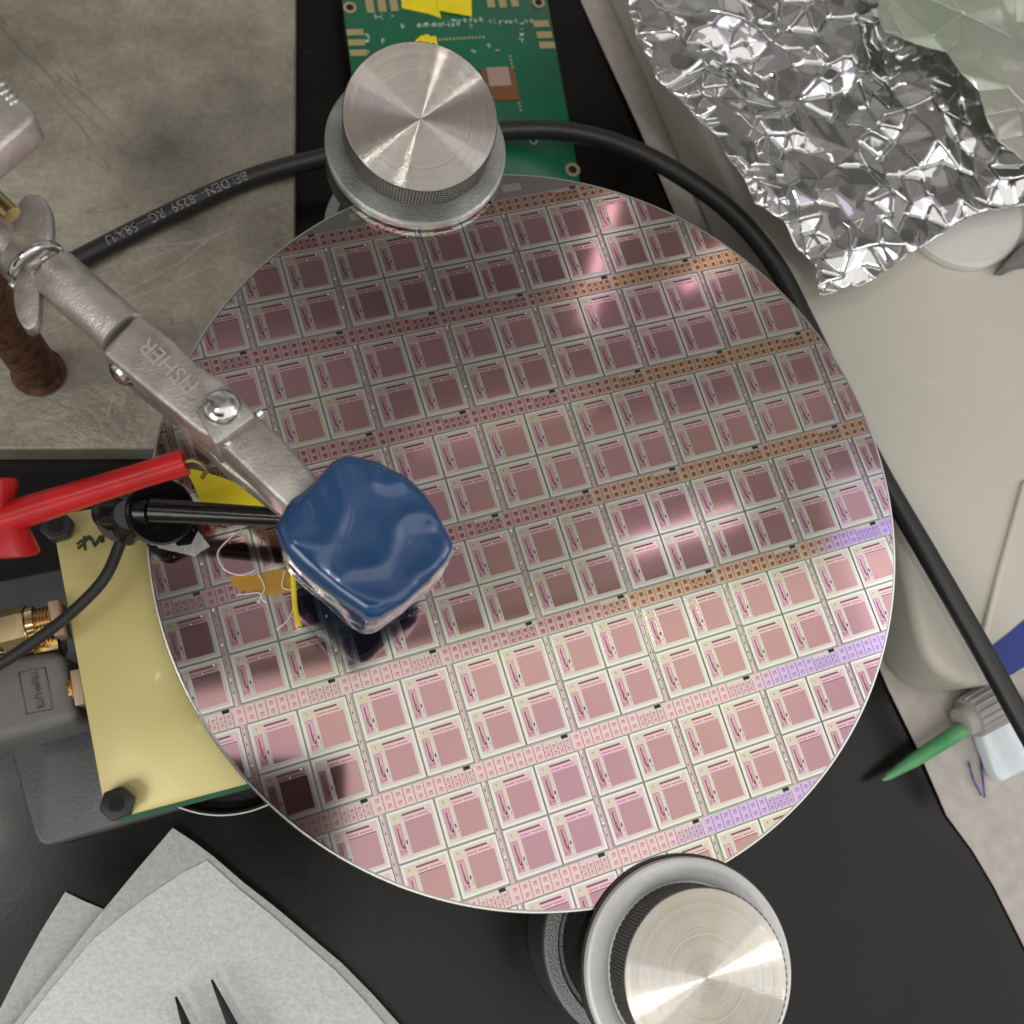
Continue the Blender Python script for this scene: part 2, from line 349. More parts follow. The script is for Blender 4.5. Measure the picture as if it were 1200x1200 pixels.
def text_mesh(name, s, size, m, parent, origin, xdir, ydir, depth=.15, mapf=None, align='CENTER', spacing=1.0):
    cu = bpy.data.curves.new('text', 'FONT'); cu.body = s; cu.size = size*S; cu.extrude = depth*S/2; cu.align_x = align; cu.align_y = 'CENTER'
    cu.space_character = spacing; cu.resolution_u = 3
    tmp = bpy.data.objects.new('text', cu); col.objects.link(tmp)
    dg = bpy.context.evaluated_depsgraph_get(); me = bpy.data.meshes.new_from_object(tmp.evaluated_get(dg))
    bpy.data.objects.remove(tmp); bpy.data.curves.remove(cu); me.name = name; me.materials.clear(); me.materials.append(m)
    if mapf:
        for v in me.vertices: v.co = mapf(v.co/S)*S
    else:
        X = Vector(xdir).normalized(); Y = Vector(ydir).normalized(); Z = X.cross(Y).normalized()
        if Z.z < 0: Z = -Z
        for v in me.vertices: q = v.co/S; v.co = (Vector(origin)+X*q.x+Y*q.y+Z*q.z)*S
    return link(name, me, parent)

# ================================================================== the setting
o = mesh('bench_top', [(-1500, -1500, 0), (1500, -1500, 0), (1500, 1500, 0), (-1500, 1500, 0)], [[0, 1, 2, 3]], M['bench'])
o['kind'] = 'structure'; o['label'] = 'black epoxy laboratory bench top with faint scratches'

# ================================================================== the wafer
R = 75.0
PX, PY, TH = 19.1939, 22.0801, 0.3055
OX, OY = -47.1792, 55.9913
waf_t = thing('silicon_wafer', 'round patterned silicon wafer, mirror-like with pink dies, clamped between two knobs', 'wafer', (0, 0, WZ))
lathe('wafer_disc', (0, 0, WZ-.75), (0, 0, 1), [(0, R-.25), (.15, R), (.5, R), (.68, R-.15), (.7, R-.4)], [M['w_base'], M['edge']], waf_t, n=256)
wd_ = bpy.data.objects['wafer_disc']
for p in wd_.data.polygons: p.material_index = 0 if len(p.vertices) > 4 else 1
RC = R-.7
ring = [(RC*math.cos(2*math.pi*k/120), RC*math.sin(2*math.pi*k/120)) for k in range(120)]
cth, sth = math.cos(TH), math.sin(TH)
def g2w(gx, gy): return (OX+gx*cth+gy*sth, OY+gx*sth-gy*cth)
def clip(poly):
    if all(x*x+y*y < (RC-.05)**2 for x, y in poly): return poly
    out = poly
    for k in range(120):
        ax, ay = ring[k]; bx, by = ring[(k+1) % 120]
        def side(p): return (bx-ax)*(p[1]-ay)-(by-ay)*(p[0]-ax)
        new = []
        for i in range(len(out)):
            p, q = out[i], out[(i+1) % len(out)]; sp_, sq = side(p), side(q)
            if sp_ >= 0: new.append(p)
            if (sp_ >= 0) != (sq >= 0):
                t = sp_/(sp_-sq); new.append((p[0]+(q[0]-p[0])*t, p[1]+(q[1]-p[1])*t))
        out = new
        if len(out) < 3: return []
    return out
LZ = .022
def build(name, rects, gx0, gy0, parent, mats, cache=None):
    """rects: (x0,y0,x1,y1,level,mat) in the piece's own frame; each is a raised plate. Full pieces share one mesh."""
    def corners(r): return [(gx0+r[0], gy0+r[1]), (gx0+r[0], gy0+r[3]), (gx0+r[2], gy0+r[3]), (gx0+r[2], gy0+r[1])]
    allc = [g2w(*c) for c in corners(rects[0])]
    full = all(x*x+y*y < (RC-.05)**2 for x, y in allc)
    loc = Vector((*g2w(gx0, gy0), WZ-.05))
    if full and cache is not None and cache.get(name):
        return link(name, cache[name], parent, loc*S)
    vs = []; fs = []; fm = []
    for r in rects:
        poly = clip([g2w(*c) for c in corners(r)])
        if len(poly) < 3: continue
        z1 = .05+r[4]*LZ; b = len(vs); n = len(poly)
        vs += [(x-loc.x, y-loc.y, z1) for x, y in poly]+[(x-loc.x, y-loc.y, z1-LZ*1.5) for x, y in poly]
        fs.append([b+i for i in range(n)]); fm.append(r[5])
        for i in range(n): fs.append([b+i, b+n+i, b+n+(i+1) % n, b+(i+1) % n]); fm.append(r[5])
    if not vs: return None
    me = bpy.data.meshes.new(name); me.from_pydata([tuple(Vector(v)*S) for v in vs], [], fs)
    for m in mats: me.materials.append(m)
    me.polygons.foreach_set('material_index', fm); me.update()
    if full and cache is not None: cache[name] = me
    return link(name, me, parent, loc*S)
dm = [M['w_frame'], M['w_frame2'], M['w_sq'], M['w_bar'], M['w_patch'], M['w_box'], M['w_dark'], M['w_slot'], M['w_line'], M['w_dot']]
DW, DH = 9.02, 9.18
die = [(0, 0, DW, DH, 1, 0),
       (.02, .02, DW-.02, .14, 2, 8), (.02, DH-.14, DW-.02, DH-.02, 2, 8), (.02, .14, .14, DH-.14, 2, 8), (DW-.14, .14, DW-.02, DH-.14, 2, 8),
       (.62, .62, DW-.62, DH-.62, 2, 1),
       (.80, .85, 2.65, 2.45, 3, 4), (1.2, 1.15, 1.5, 1.22, 4, 7), (1.45, 1.22, 1.55, 1.6, 4, 7),
       (2.75, .95, 7.85, 2.45, 3, 3),
       (2.80, 1.02, 7.05, 1.36, 4, 7), (7.0, .98, 7.35, 1.2, 5, 9), (3.0, 1.86, 4.9, 1.98, 4, 7), (5.1, 1.86, 7.4, 1.98, 4, 7), (4.92, 1.9, 5.08, 2.1, 4, 9),
       (2.95, 2.35, 7.95, 8.08, 3, 2),
       (.85, 2.5, 2.15, 7.95, 3, 5), (.88, 2.53, .93, 7.9, 4, 7), (.85, 2.5, 2.15, 2.56, 4, 7), (2.09, 2.6, 2.15, 6.0, 4, 7),
       (1.36, 3.1, 1.52, 6.4, 4, 6), (1.62, 4.9, 1.70, 6.9, 4, 6), (1.5, 6.5, 1.86, 6.72, 4, 6), (1.84, 6.1, 1.95, 7.2, 4, 6), (1.1, 7.0, 1.2, 7.6, 4, 7), (1.55, 7.25, 2.0, 7.4, 4, 7),
       (2.30, 2.6, 2.52, 5.6, 3, 4), (2.36, 5.5, 2.62, 6.2, 3, 6), (2.50, 6.1, 2.72, 7.9, 3, 4), (2.62, 6.5, 2.70, 7.2, 4, 7)]
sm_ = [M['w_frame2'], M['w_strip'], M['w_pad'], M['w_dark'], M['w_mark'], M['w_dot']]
def strip_rects():
    rs = [(-.0, .0, PX-.02, 3.28, 1, 0)]; x = .35
    for k in range(11):
        wide = k < 7; wd = 1.92 if wide else 1.36
        top = .12 if wide else .62
        x1 = x+wd
        rs.append((x+.05, top, x1-.06, 3.18, 2, 1))
        rs.append((x1-.06, top, x1+.04, 3.18, 2, 3))
        mid = (top+3.18)/2
        if not wide: rs.append((x+.05, mid-.03, x1-.06, mid+.03, 3, 3))
        h = .40 if wide else .36; cx = (x+x1)/2
        for cy in ((top+mid)/2+.05, (mid+3.18)/2-.0):
            rs.append((cx-h, cy-h, cx+h, cy+h, 3, 2))
            rs.append((cx-.1, cy-.26, cx+.24, cy-.18, 4, 3)); rs.append((cx-.1, cy+.1, cx+.05, cy+.2, 4, 1))
        x = x1
    rs.append((PX-1.55, -.12, PX-.25, .55, 3, 4))
    return rs
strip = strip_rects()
lm = [M['w_bar'], M['w_line'], M['w_dark'], M['w_dot'], M['w_frame2']]
def street():
    rs = [(0, 0, 1.06, PY-3.5, 1, 4), (.05, 0, .12, PY-3.5, 2, 2), (.94, 0, 1.01, PY-3.5, 2, 2), (.34, 0, .72, PY-3.5, 2, 0), (.31, 0, .34, PY-3.5, 3, 1), (.72, 0, .75, PY-3.5, 3, 1)]
    for k in range(3): y = .35+k*6.6; rs.append((.36, y, .70, y+.45, 3, 3))
    for k in range(9): y = 1.4+k*1.8; rs.append((.44, y, .60, y+.5, 3, 1))
    return rs
street_r = street(); cache = {}
for j in range(-1, 8):
    for i in range(-6, 9):
        gx, gy = i*PX, j*PY
        if j >= 0:
            for a in (0, 1):
                for b in (0, 1):
                    x0 = gx+1.98+a*9.06; y0 = gy+3.42+b*9.22
                    cc = g2w(x0+DW/2, y0+DH/2)
                    if math.hypot(*cc) < RC+5.5: build('die', die, x0, y0, waf_t, dm, cache)
            cc = g2w(gx+1.3, gy+12.8)
            if math.hypot(*cc) < RC+8: build('saw_street', street_r, gx+.72, gy+3.38, waf_t, lm, cache)
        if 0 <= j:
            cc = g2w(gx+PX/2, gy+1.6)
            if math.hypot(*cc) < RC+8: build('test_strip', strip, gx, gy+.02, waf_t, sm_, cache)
        if j == 0:                                     # blank alignment tiles between the first strip and the rim
            for k in range(1, 4):
                cc = g2w(gx+k*5, -2.4)
                if math.hypot(*cc) < RC-1.5: build('edge_tile', [(0, 0, 4.2, 1.7, 1, 0)], gx+k*5-2.1, -3.2, waf_t, [M['w_frame2']], None)

# ================================================================== clamping posts
def knob_side(name, c, r, z0, z1, m, parent, n=168, rows=14, dep=.34):
    """diamond knurl: a raised pyramid top in every cell, grooves between coloured dark in place of shading"""
    vs = []; fs = []; fm = []; dz = (z1-z0)/rows; da = math.pi/n
    def pt(k, j, rr): return (c[0]+rr*math.cos(k*da), c[1]+rr*math.sin(k*da), min(z1, max(z0, z0+j*dz)))
    for j in range(rows+1):
        for k in range(2*n):
            if (k+j) % 2: continue
            b = len(vs); q = .52
            for dk, dj in ((-1, 0), (0, -1), (1, 0), (0, 1)): vs.append(pt(k+dk, j+dj, r-dep))
            for dk, dj in ((-1, 0), (0, -1), (1, 0), (0, 1)): vs.append(pt(k+dk*q, j+dj*q, r))
            fs.append([b+4, b+5, b+6, b+7]); fm.append(0)
            for e in range(4): fs.append([b+e, b+(e+1) % 4, b+4+(e+1) % 4, b+4+e]); fm.append(1)
    return mesh(name, vs, fs, [m, M['groove']], parent, fm=fm)
def radial_brushed(name, base, rough, cx, cy, warm, amp=2.6):
    """turned face: hair-fine circular grooves tilt the surface towards and away from the centre"""
    m = bpy.data.materials.new(name); m.use_nodes = True; t = m.node_tree; b = t.nodes['Principled BSDF']; L = t.links.new
    b.inputs['Metallic'].default_value = 1; b.inputs['Roughness'].default_value = rough
    g = t.nodes.new('ShaderNodeNewGeometry')
    def vm(op, *ins):
        n = t.nodes.new('ShaderNodeVectorMath'); n.operation = op
        for i, v in enumerate(ins):
            if isinstance(v, tuple): n.inputs[i].default_value = v
            else: L(v, n.inputs[i])
        return n
    d = vm('MULTIPLY', vm('SUBTRACT', g.outputs['Position'], (cx*S, cy*S, 0)).outputs[0], (1, 1, 0))
    ln = vm('LENGTH', d.outputs[0]); nr = vm('NORMALIZE', d.outputs[0])
    n = t.nodes.new('ShaderNodeTexNoise'); n.noise_dimensions = '1D'; n.inputs['Scale'].default_value = 150000; n.inputs['Detail'].default_value = 0
    L(ln.outputs['Value'], n.inputs['W'])
    a = t.nodes.new('ShaderNodeMath'); a.operation = 'SUBTRACT'; a.inputs[1].default_value = .5; L(n.outputs[0], a.inputs[0])
    k = t.nodes.new('ShaderNodeMath'); k.operation = 'MULTIPLY'; k.inputs[1].default_value = amp; L(a.outputs[0], k.inputs[0])
    sc_ = t.nodes.new('ShaderNodeVectorMath'); sc_.operation = 'SCALE'; L(nr.outputs[0], sc_.inputs[0]); L(k.outputs[0], sc_.inputs['Scale'])
    nn = vm('NORMALIZE', vm('ADD', g.outputs['Normal'], sc_.outputs[0]).outputs[0]); L(nn.outputs[0], b.inputs['Normal'])
    n2 = t.nodes.new('ShaderNodeTexNoise'); n2.inputs['Scale'].default_value = 90; n2.inputs['Detail'].default_value = 5; L(g.outputs['Position'], n2.inputs['Vector'])
    mx = t.nodes.new('ShaderNodeMix'); mx.data_type = 'RGBA'; mx.inputs[6].default_value = (*base, 1); mx.inputs[7].default_value = (*warm, 1)
    r2 = t.nodes.new('ShaderNodeMapRange'); r2.inputs[1].default_value = .4; r2.inputs[2].default_value = .65; L(n2.outputs[0], r2.inputs[0])
    L(r2.outputs[0], mx.inputs[0]); L(mx.outputs[2], b.inputs['Base Color'])
    scratches(m, .35, (.9, .88, .84), 260, .015)
    return m
def post(label, c, rk, kh, fl_m, kn_m, face_m, tilt=0):
    t = thing('clamping_post', label, 'clamp', (c[0], c[1], 0), 'posts clamping the wafer')
    A = (c[0], c[1], 0); Z = (0, 0, 1)
    lathe('post_body', A, Z, [(0, 19.2), (.5, 19.6), (15.5, 19.4), (16.2, 18.8), (16.3, 15.0)], M['body_grey'], t, n=96)
    lathe('rim_ring', A, Z, [(16.3, 15.5), (16.35, 19.2), (17.6, 19.3), (18.2, 18.7), (18.2, 16.6), (17.2, 16.0)], M['rim'], t, n=96)
    knob_side('threaded_collar', c, 15.4, 16.6, 44.0, M['dark_metal'], t, n=130, rows=34, dep=.3)
    lathe('lower_washer', A, Z, [(43.8, 10), (43.9, 18.4), (44.6, 19.0), (48.4, 19.0), (49.2, 18.4), (49.25, 12)], M['dark_metal'], t, n=128)
    h = WZ+.12
    if fl_m == 'alu':
        lathe('flange', A, Z, [(h, 15), (h, 18.7), (h+.5, 19.1), (h+2.0, 19.1), (h+2.5, 18.6), (h+2.5, 5)], M['alu'], t, n=128)
    else:
        lathe('flange', A, Z, [(h, 15), (h, 18.8), (h+.4, 19.1), (h+1.6, 19.1), (h+2.4, 18.9), (h+2.65, 18.4), (h+2.45, 17.4), (h+2.1, 16.3), (h+1.85, 15.4), (h+1.4, 14.9), (h+1.4, 5)], M['alu2'], t, n=128)
        lathe('black_gasket', A, Z, [(h+.1, 18.9), (h+.1, 19.6), (h+.8, 19.6), (h+.8, 18.9)], M['dark_metal'], t, n=128)
    z0 = h+2.5 if fl_m == 'alu' else h+1.45; z1 = h+kh
    kg = knob_side('knurled_grip', c, rk, z0, z1-.15, kn_m, t, n=74, rows=14, dep=.55)
    k = lathe('knob_face', (c[0], c[1], z1-.5), Z, [(0, rk-.5), (.32, rk-.12), (.5, rk-.28)], [M['turned'], face_m], kg, n=160, smooth=False)
    for p in k.data.polygons: p.material_index = 1 if len(p.vertices) > 4 else 0
    if tilt:                                            # loosely screwed on: leans towards the camera
        pv = Vector((c[0], c[1]-rk, z0))*S
        T = Matrix.Translation(pv+Vector((0, .0012, 0)))@Matrix.Rotation(math.radians(tilt), 4, 'X')@Matrix.Translation(-pv)
        kg.data.transform(T); k.data.transform(T)
        lathe('screw_stem', (c[0], c[1]+1.5, z0-.3), Z, [(0, 5), (4.5, 5)], M['dark_metal'], t, n=32)
    return t
F1 = radial_brushed('turned_face_worn', (.56, .53, .48), .12, -27.2, 76.7, (.64, .57, .50))
F2 = radial_brushed('turned_face_bright', (.60, .575, .52), .11, 25.4, -84.5, (.62, .575, .48))
post('worn steel knob on a scuffed grey washer at the top of the wafer', (-27.2, 77.8), 15.7, 9.6, 'alu', M['knurl'], F1, 11)
post('bright steel knob in a dished silver flange at the bottom edge of the wafer', (25.4, -84.5), 14.6, 10.5, 'dish', M['knurl2'], F2)

# ================================================================== retort stand
st = thing('retort_stand', 'scratched steel base plate with a rusty rod at upper left', 'lab stand', P(48, 440, 0))
prism('base_plate', [(347, -120), (346, 200), (347, 526), (-160, 527), (-160, -120)], 0, 8, M['plate'], st, .8, 3)
b = P(46, 437, 8)
lathe('rod', (b.x, b.y, 8), (0, 0, 1), [(0, 5.6), (.8, 6.0), (1.6, 5.4), (2.2, 4.9), (20, 4.8), (60, 4.85), (165, 4.8)], M['rust'], st, n=40)

# ================================================================== coax cable
cab = thing('coax_cable', 'thick black coax cable with white lettering looping behind the wafer', 'cable', P(200, 250, 8))
cpx = [(-80, 398, 12), (10, 348, 11.2), (95, 303, 10.6), (200, 250, 10.6), (290, 210, 10.6), (375, 186, 12), (470, 165, 15), (600, 153, 18),
       (680, 157, 21), (760, 184, 24), (848, 241, 27), (905, 305, 28), (945, 380, 28), (988, 470, 28), (1032, 556, 28), (1088, 652, 28), (1148, 756, 28), (1200, 850, 28), (1250, 940, 28)]
cc_ = [P(*q) for q in cpx]
tube('cable_jacket', cc_, 2.42, M['rubber'], cab, n=28, sub=10)
path = spline(cc_, 10)
acc = [0]
for a, b in zip(path, path[1:]): acc.append(acc[-1]+(b-a).length)
def on_cable(s):
    s = max(0, min(acc[-1]-.01, s))
    for i in range(len(acc)-1):
        if acc[i+1] >= s:
            t = (s-acc[i])/(acc[i+1]-acc[i]); return path[i].lerp(path[i+1], t), (path[i+1]-path[i]).normalized()
pt0 = P(290, 210, 10.6); s0 = min(range(len(path)), key=lambda i: (path[i]-pt0).length); s0 = acc[s0]
pt1 = P(105, 298, 10.6); s1 = min(range(len(path)), key=lambda i: (path[i]-pt1).length); s1 = acc[s1]
tl = s0-s1
def cmap(q, wdt=[None]):
    s = s0-(q.x)                                   # reads from right to left, upside down
    c, d = on_cable(s); side = Vector((0, 0, 1)).cross(d).normalized()     # left of travel (+)
    a = -q.y/2.45 + math.radians(-8)
    return c+(side*math.sin(a)+Vector((0, 0, 1))*math.cos(a))*(2.60+q.z)
text_mesh('jacket_print', 'BELDEN\u20148259  RG\u201458A/U', 3.1, M['print'], bpy.data.objects['cable_jacket'], None, None, None, depth=.06, mapf=cmap, align='LEFT', spacing=1.0)

# ================================================================== extension clamp
ZC = 86.0
cl = thing('extension_clamp', 'grey cast-metal clamp with a blue vinyl-coated tip over the wafer', 'clamp', P(230, 450, ZC))
def arm_dir(z=ZC): d = P(345, 588, z)-P(100, 350, z); d.z = 0; return d.normalized()
AD = arm_dir(); AL = Vector((-AD.y, AD.x, 0))
# finger (behind), jaw, sleeve
prism('clamp_finger', [(250, 512), (292, 478), (330, 512), (400, 590), (365, 622), (300, 560)], ZC-11, ZC-1.2, M['cast'], cl, .8)
prism('lower_finger', [(215, 500), (262, 470), (330, 530), (395, 605), (370, 630), (310, 585), (262, 548)], ZC-19, ZC-13.5, M['cast'], cl, .7)
prism('jaw', [(118, 412), (162, 366), (206, 400), (230, 425), (262, 445), (297, 478), (298, 490), (252, 524), (246, 512), (232, 505)], ZC-10, ZC, M['cast'], cl, 1.0, 3)
prism('jaw_boss', [(229, 480), (262, 449), (297, 480), (298, 489), (253, 522), (246, 512)], ZC-.4, ZC+.9, M['cast'], cl, .5, 3)
a = P(62, 318, ZC-4); bq = P(146, 392, ZC-4)
lathe('sleeve', a, bq-a, [(0, 3.6), (.3, 4.1), ((bq-a).length-.3, 4.2), ((bq-a).length, 3.7)], M['cast'], cl, n=32)
a = P(30, 290, ZC-4); bq = P(66, 322, ZC-4); ln = (bq-a).length
prof = []
s = 0
while s < ln: prof += [(s, 2.6), (s+.35, 3.0)]; s += .7
lathe('threaded_stub', a, bq-a, prof, M['chrome'], cl, n=28)
rc = P(42, 312, ZC-3.5); e1, e2 = frame(AD)
tube('wire_ring', [rc+(e1*math.cos(t)+e2*math.sin(t))*4.4 for t in [k*2*math.pi/24 for k in range(23)]], .75, M['chrome'], cl, n=10, sub=2)
# wing nut: hub and two wings
hub = P(22, 296, ZC-4); hb = P(40, 312, ZC-4)
lathe('wing_nut_hub', hub, hb-hub, [(0, 3.6), (.5, 4.3), (2.6, 4.6), (3.2, 4.0)], M['cast'], cl, n=28)
def wing(px, z, m=M['cast']):
    o = prism('wing', smooth_poly(px, 2), z-3.0, z, m, cl, .9, 3)
    return o
wing([(14, 296), (10, 262), (22, 232), (34, 224), (52, 228), (62, 250), (60, 290), (44, 312), (24, 312)], ZC-1)
wing([(20, 310), (44, 318), (46, 352), (44, 378), (34, 388), (22, 378), (14, 350)], ZC-3)
lathe('arm_rod', P(-90, 195, ZC-4), P(30, 300, ZC-4)-P(-90, 195, ZC-4), [(0, 3.2), ((P(30, 300, ZC-4)-P(-90, 195, ZC-4)).length, 3.2)], M['cast'], cl, n=28)
a = P(-14, 225, ZC+2); bq = P(14, 252, ZC+2)
lathe('brass_rod', a, bq-a, [(0, 1.5), ((bq-a).length, 1.5)], M['brass_dull'], cl, n=20)
sc1 = P(260, 478, ZC+.9)
lathe('screw_head', sc1, (0, 0, 1), [(0, 3.0), (.5, 2.95), (1.1, 2.5), (1.5, 1.8), (1.75, .9), (1.8, .2)], M['chrome'], cl, n=32)
sc2 = P(143, 437, ZC-4); nrm = -AL if (-AL).dot(P(100, 470, ZC)-P(143, 437, ZC)) > 0 else AL
lathe('screw_head', sc2-nrm*1.5, nrm, [(0, 3.2), (1.2, 3.1), (1.9, 2.2), (2.4, 2.0), (2.9, 1.3), (3.1, .3)], M['chrome'], cl, n=32)
sc3 = P(300, 487, ZC-3)
lathe('pivot_pin', sc3, -nrm, [(0, 1.0), (1.0, .9), (1.2, .3)], M['chrome'], cl, n=16)
sc4 = P(265, 519, ZC-1.4)
lathe('pivot_pin', sc4, (0, 0, 1), [(0, .9), (.6, .8), (.8, .3)], M['chrome'], cl, n=16)
tm = P(199, 430, ZC); xr = P(171, 403, ZC)-P(227, 455, ZC); xr.z = 0; xr.normalize(); yr = Vector((-xr.y, xr.x, 0))
text_mesh('cast_lettering', 'FISHER', 3.8, M['cast_hi'], bpy.data.objects['jaw'], tm+Vector((0, 0, .22)), xr, yr, depth=.8, spacing=.98)
# blue vinyl tip: soft rounded block
def tip():
    z1 = ZC+3; z0 = ZC-17
    top = [(384, 548), (405, 535), (438, 543), (490, 576), (510, 602), (531, 642), (522, 664), (480, 702), (432, 730), (402, 710), (338, 655), (322, 622), (340, 590)]
    q_ = []
    for i in range(len(top)):
        a0, a1, a2 = top[i-1], top[i], top[(i+1) % len(top)]
        q_ += [(a1[0]+(a0[0]-a1[0])*.18, a1[1]+(a0[1]-a1[1])*.18), (a1[0]+(a2[0]-a1[0])*.18, a1[1]+(a2[1]-a1[1])*.18)]
    top = q_
    vs = []; n = len(top)
    cen = Vector((0, 0, 0)); tp = [P(u+2, v+2, z1-4) for u, v in top]
    for p in tp: cen += p/n
    lev = [(z0, .90), (z0+1.2, .96), (z0+9, 1.0), (z1-2.6, 1.0), (z1-.8, .97), (z1, .90)]
    for z, k in lev: vs += [(cen.x+(p.x-cen.x)*k, cen.y+(p.y-cen.y)*k, z) for p in tp]
    fs = []; N = (len(lev)-1)*n
    for jj in range(len(lev)-1):
        for i in range(n): fs.append([jj*n+i, jj*n+(i+1) % n, (jj+1)*n+(i+1) % n, (jj+1)*n+i])
    fs += [list(range(n))[::-1], [N+i for i in range(n)]]
    o = mesh('vinyl_tip', vs, fs, M['blue'], cl)
    rm = o.modifiers.new('even', 'REMESH'); rm.mode = 'VOXEL'; rm.voxel_size = .0005; rm.use_smooth_shade = True
    tx = bpy.data.textures.new('lumps', 'CLOUDS'); tx.noise_scale = .012; tx.noise_depth = 0
    dsp = o.modifiers.new('dents', 'DISPLACE'); dsp.texture = tx; dsp.strength = .0011; dsp.texture_coords = 'LOCAL'; dsp.mid_level = .5
    tx = bpy.data.textures.new('folds', 'MUSGRAVE'); tx.noise_scale = .008; tx.musgrave_type = 'RIDGED_MULTIFRACTAL'; tx.octaves = 1
    dsp = o.modifiers.new('folds', 'DISPLACE'); dsp.texture = tx; dsp.strength = .0007; dsp.texture_coords = 'LOCAL'; dsp.mid_level = .5
    sm = o.modifiers.new('soft', 'SMOOTH'); sm.factor = .5; sm.iterations = 5
tip()
# second clamp holder at the left edge
ho = thing('clamp_holder', 'grey metal clamp holder with ridged jaw entering at the left edge', 'clamp', P(0, 140, 100))
prism('holder_block', [(-90, 30), (0, 92), (22, 110), (38, 126), (41, 134), (38, 142), (-6, 180), (-90, 250)], 98, 104, M['cast'], ho, 1.0, 4)
for (u, v) in ((0, 99), (5, 107), (11, 113), (16, 119), (-6, 92)):
    p0, p1 = P(u-4, v+4, 104), P(u+7, v-4, 104)
    tube('grip_ridge', [p0+Vector((0, 0, -.05)), p1+Vector((0, 0, -.05))], .32, M['chrome'], ho, n=8, sub=0)
lathe('holder_screw', P(-60, 330, 92), (0, 0, 1), [(0, 5), (8, 5)], M['rust'], ho, n=24)

# ================================================================== test clips
rd = thing('test_clip', 'red plastic grabber clip pointing at the clamp from the left', 'test clip', P(100, 575, 70), 'grabber clips')
a = P(-60, 628, 66); bq = P(218, 541, 72); L_ = (bq-a).length
lathe('barrel', a, bq-a, [(0, 2.6), (L_*.35, 2.5), (L_*.8, 2.15), (L_-1.0, 2.25), (L_-.1, 2.35), (L_, 1.5), (L_-1.5, 1.3)], M['red'], rd, n=32)
q = P(14, 604, 67)
fd = (P(2, 650, 62)-P(20, 600, 70)).normalized()
lathe('finger_flange', P(4, 592, 67), (P(6, 652, 64)-P(4, 592, 67)), [(0, 2.4), (1.2, 2.7), (4, 3.9), (7.2, 5.2), (7.9, 5.3), (8.2, 4.9), (8.2, 1)], M['red'], rd, n=40)
lathe('finger_flange', P(-6, 616, 67), (P(-20, 560, 68)-P(-6, 616, 67)), [(0, 2.4), (3, 3.4), (6, 5.0), (6.6, 5.0), (6.8, 1)], M['red'], rd, n=40)
a2 = bq-(bq-a).normalized()*1.2
tube('hook_wire', [a2, bq+Vector((1.2, .3, -.2)), bq+Vector((3.0, -.6, -1.6)), bq+Vector((2.4, -1.6, -3.4))], .4, M['brass_dull'], rd, n=8)
bk = thing('test_clip', 'black plastic grabber clip with wide flange and thin lead at the yellow board', 'test clip', P(190, 600, 60), 'grabber clips')
a = P(178, 598, 62); bq = P(345, 607, 66); L_ = (bq-a).length
lathe('barrel', a, bq-a, [(0, 2.2), (L_*.3, 1.95), (L_, 1.6), (L_+.1, .8)], M['black'], bk, n=32)
ax = (P(215, 592, 80)-P(186, 599, 62)).normalized()
cE = P(188, 600, 58)
lathe('finger_flange', cE, ax, [(-1.5, 2), (-1, 5.4), (0, 6.0), (.8, 5.9), (.9, 5.5), (.2, 4.6), (-.6, 2.6), (.8, 2.2), (3, 2.0)], M['black'], bk, n=40)
cE = P(146, 604, 55)
lathe('rear_flange', cE, ax, [(-1.2, 2), (-.9, 4.6), (0, 5.0), (.6, 4.9), (.7, 2.4), (5, 2.6)], M['black'], bk, n=40)
lathe('grip_body', P(118, 598, 54), P(192, 600, 60)-P(118, 598, 54), [(0, 2), (.6, 3.2), (3, 3.9), (7, 3.0), (11, 2.4)], M['black'], bk, n=32)
lathe('strain_relief', P(158, 592, 58), P(143, 640, 52)-P(158, 592, 58), [(0, 2.6), (3, 3.0), (5.2, 2.7), (7.4, 2.0), (7.6, 1)], M['black'], bk, n=28)
tube('lead_wire', [P(150, 610, 55), P(141, 636, 54), P(122, 678, 54), P(86, 716, 53), (P(45, 748, 53)), P(0, 778, 52), P(-60, 812, 50)], 1.05, M['rubber'], bk, n=14, sub=8)

# ================================================================== adapter board at left
yb = thing('adapter_board', 'pale yellow circuit board with black nuts, tucked under the left of the wafer', 'circuit board', P(150, 780, 45))
yp = [(60, 604), (110, 596), (170, 588), (330, 570), (345, 902), (288, 919), (140, 958), (122, 946)]
prism('board', yp, 44.3, 46.0, M['mask_y'], yb, .12, 1)
prism('board_laminate', [(u+1, v+6) for u, v in yp], 42.9, 44.25, M['pcb_edge'], yb)
for (u, v) in ((66, 616), (137, 942)):
    c = P(u, v, 48.2); n_ = hexprism('hex_nut', c, 3.0, 46.05, 48.6, M['nut'], yb, .35, .35)
    lathe('screw_end', (c.x, c.y, 48.2), (0, 0, 1), [(0, 1.4), (.5, 1.35), (.55, .9)], M['hole'], n_, n=20)
    hexprism('standoff', c, 2.7, 6.1, 42.85, M['nut'], yb, .2, .2)
c = P(133, 953, 46.4)
prism('copper_patch', [(126, 947), (134, 952), (146, 952), (150, 956), (136, 959), (128, 955)], 46.02, 46.12, mat('raw_copper', (.75, .30, .17), .4, .6), yb)
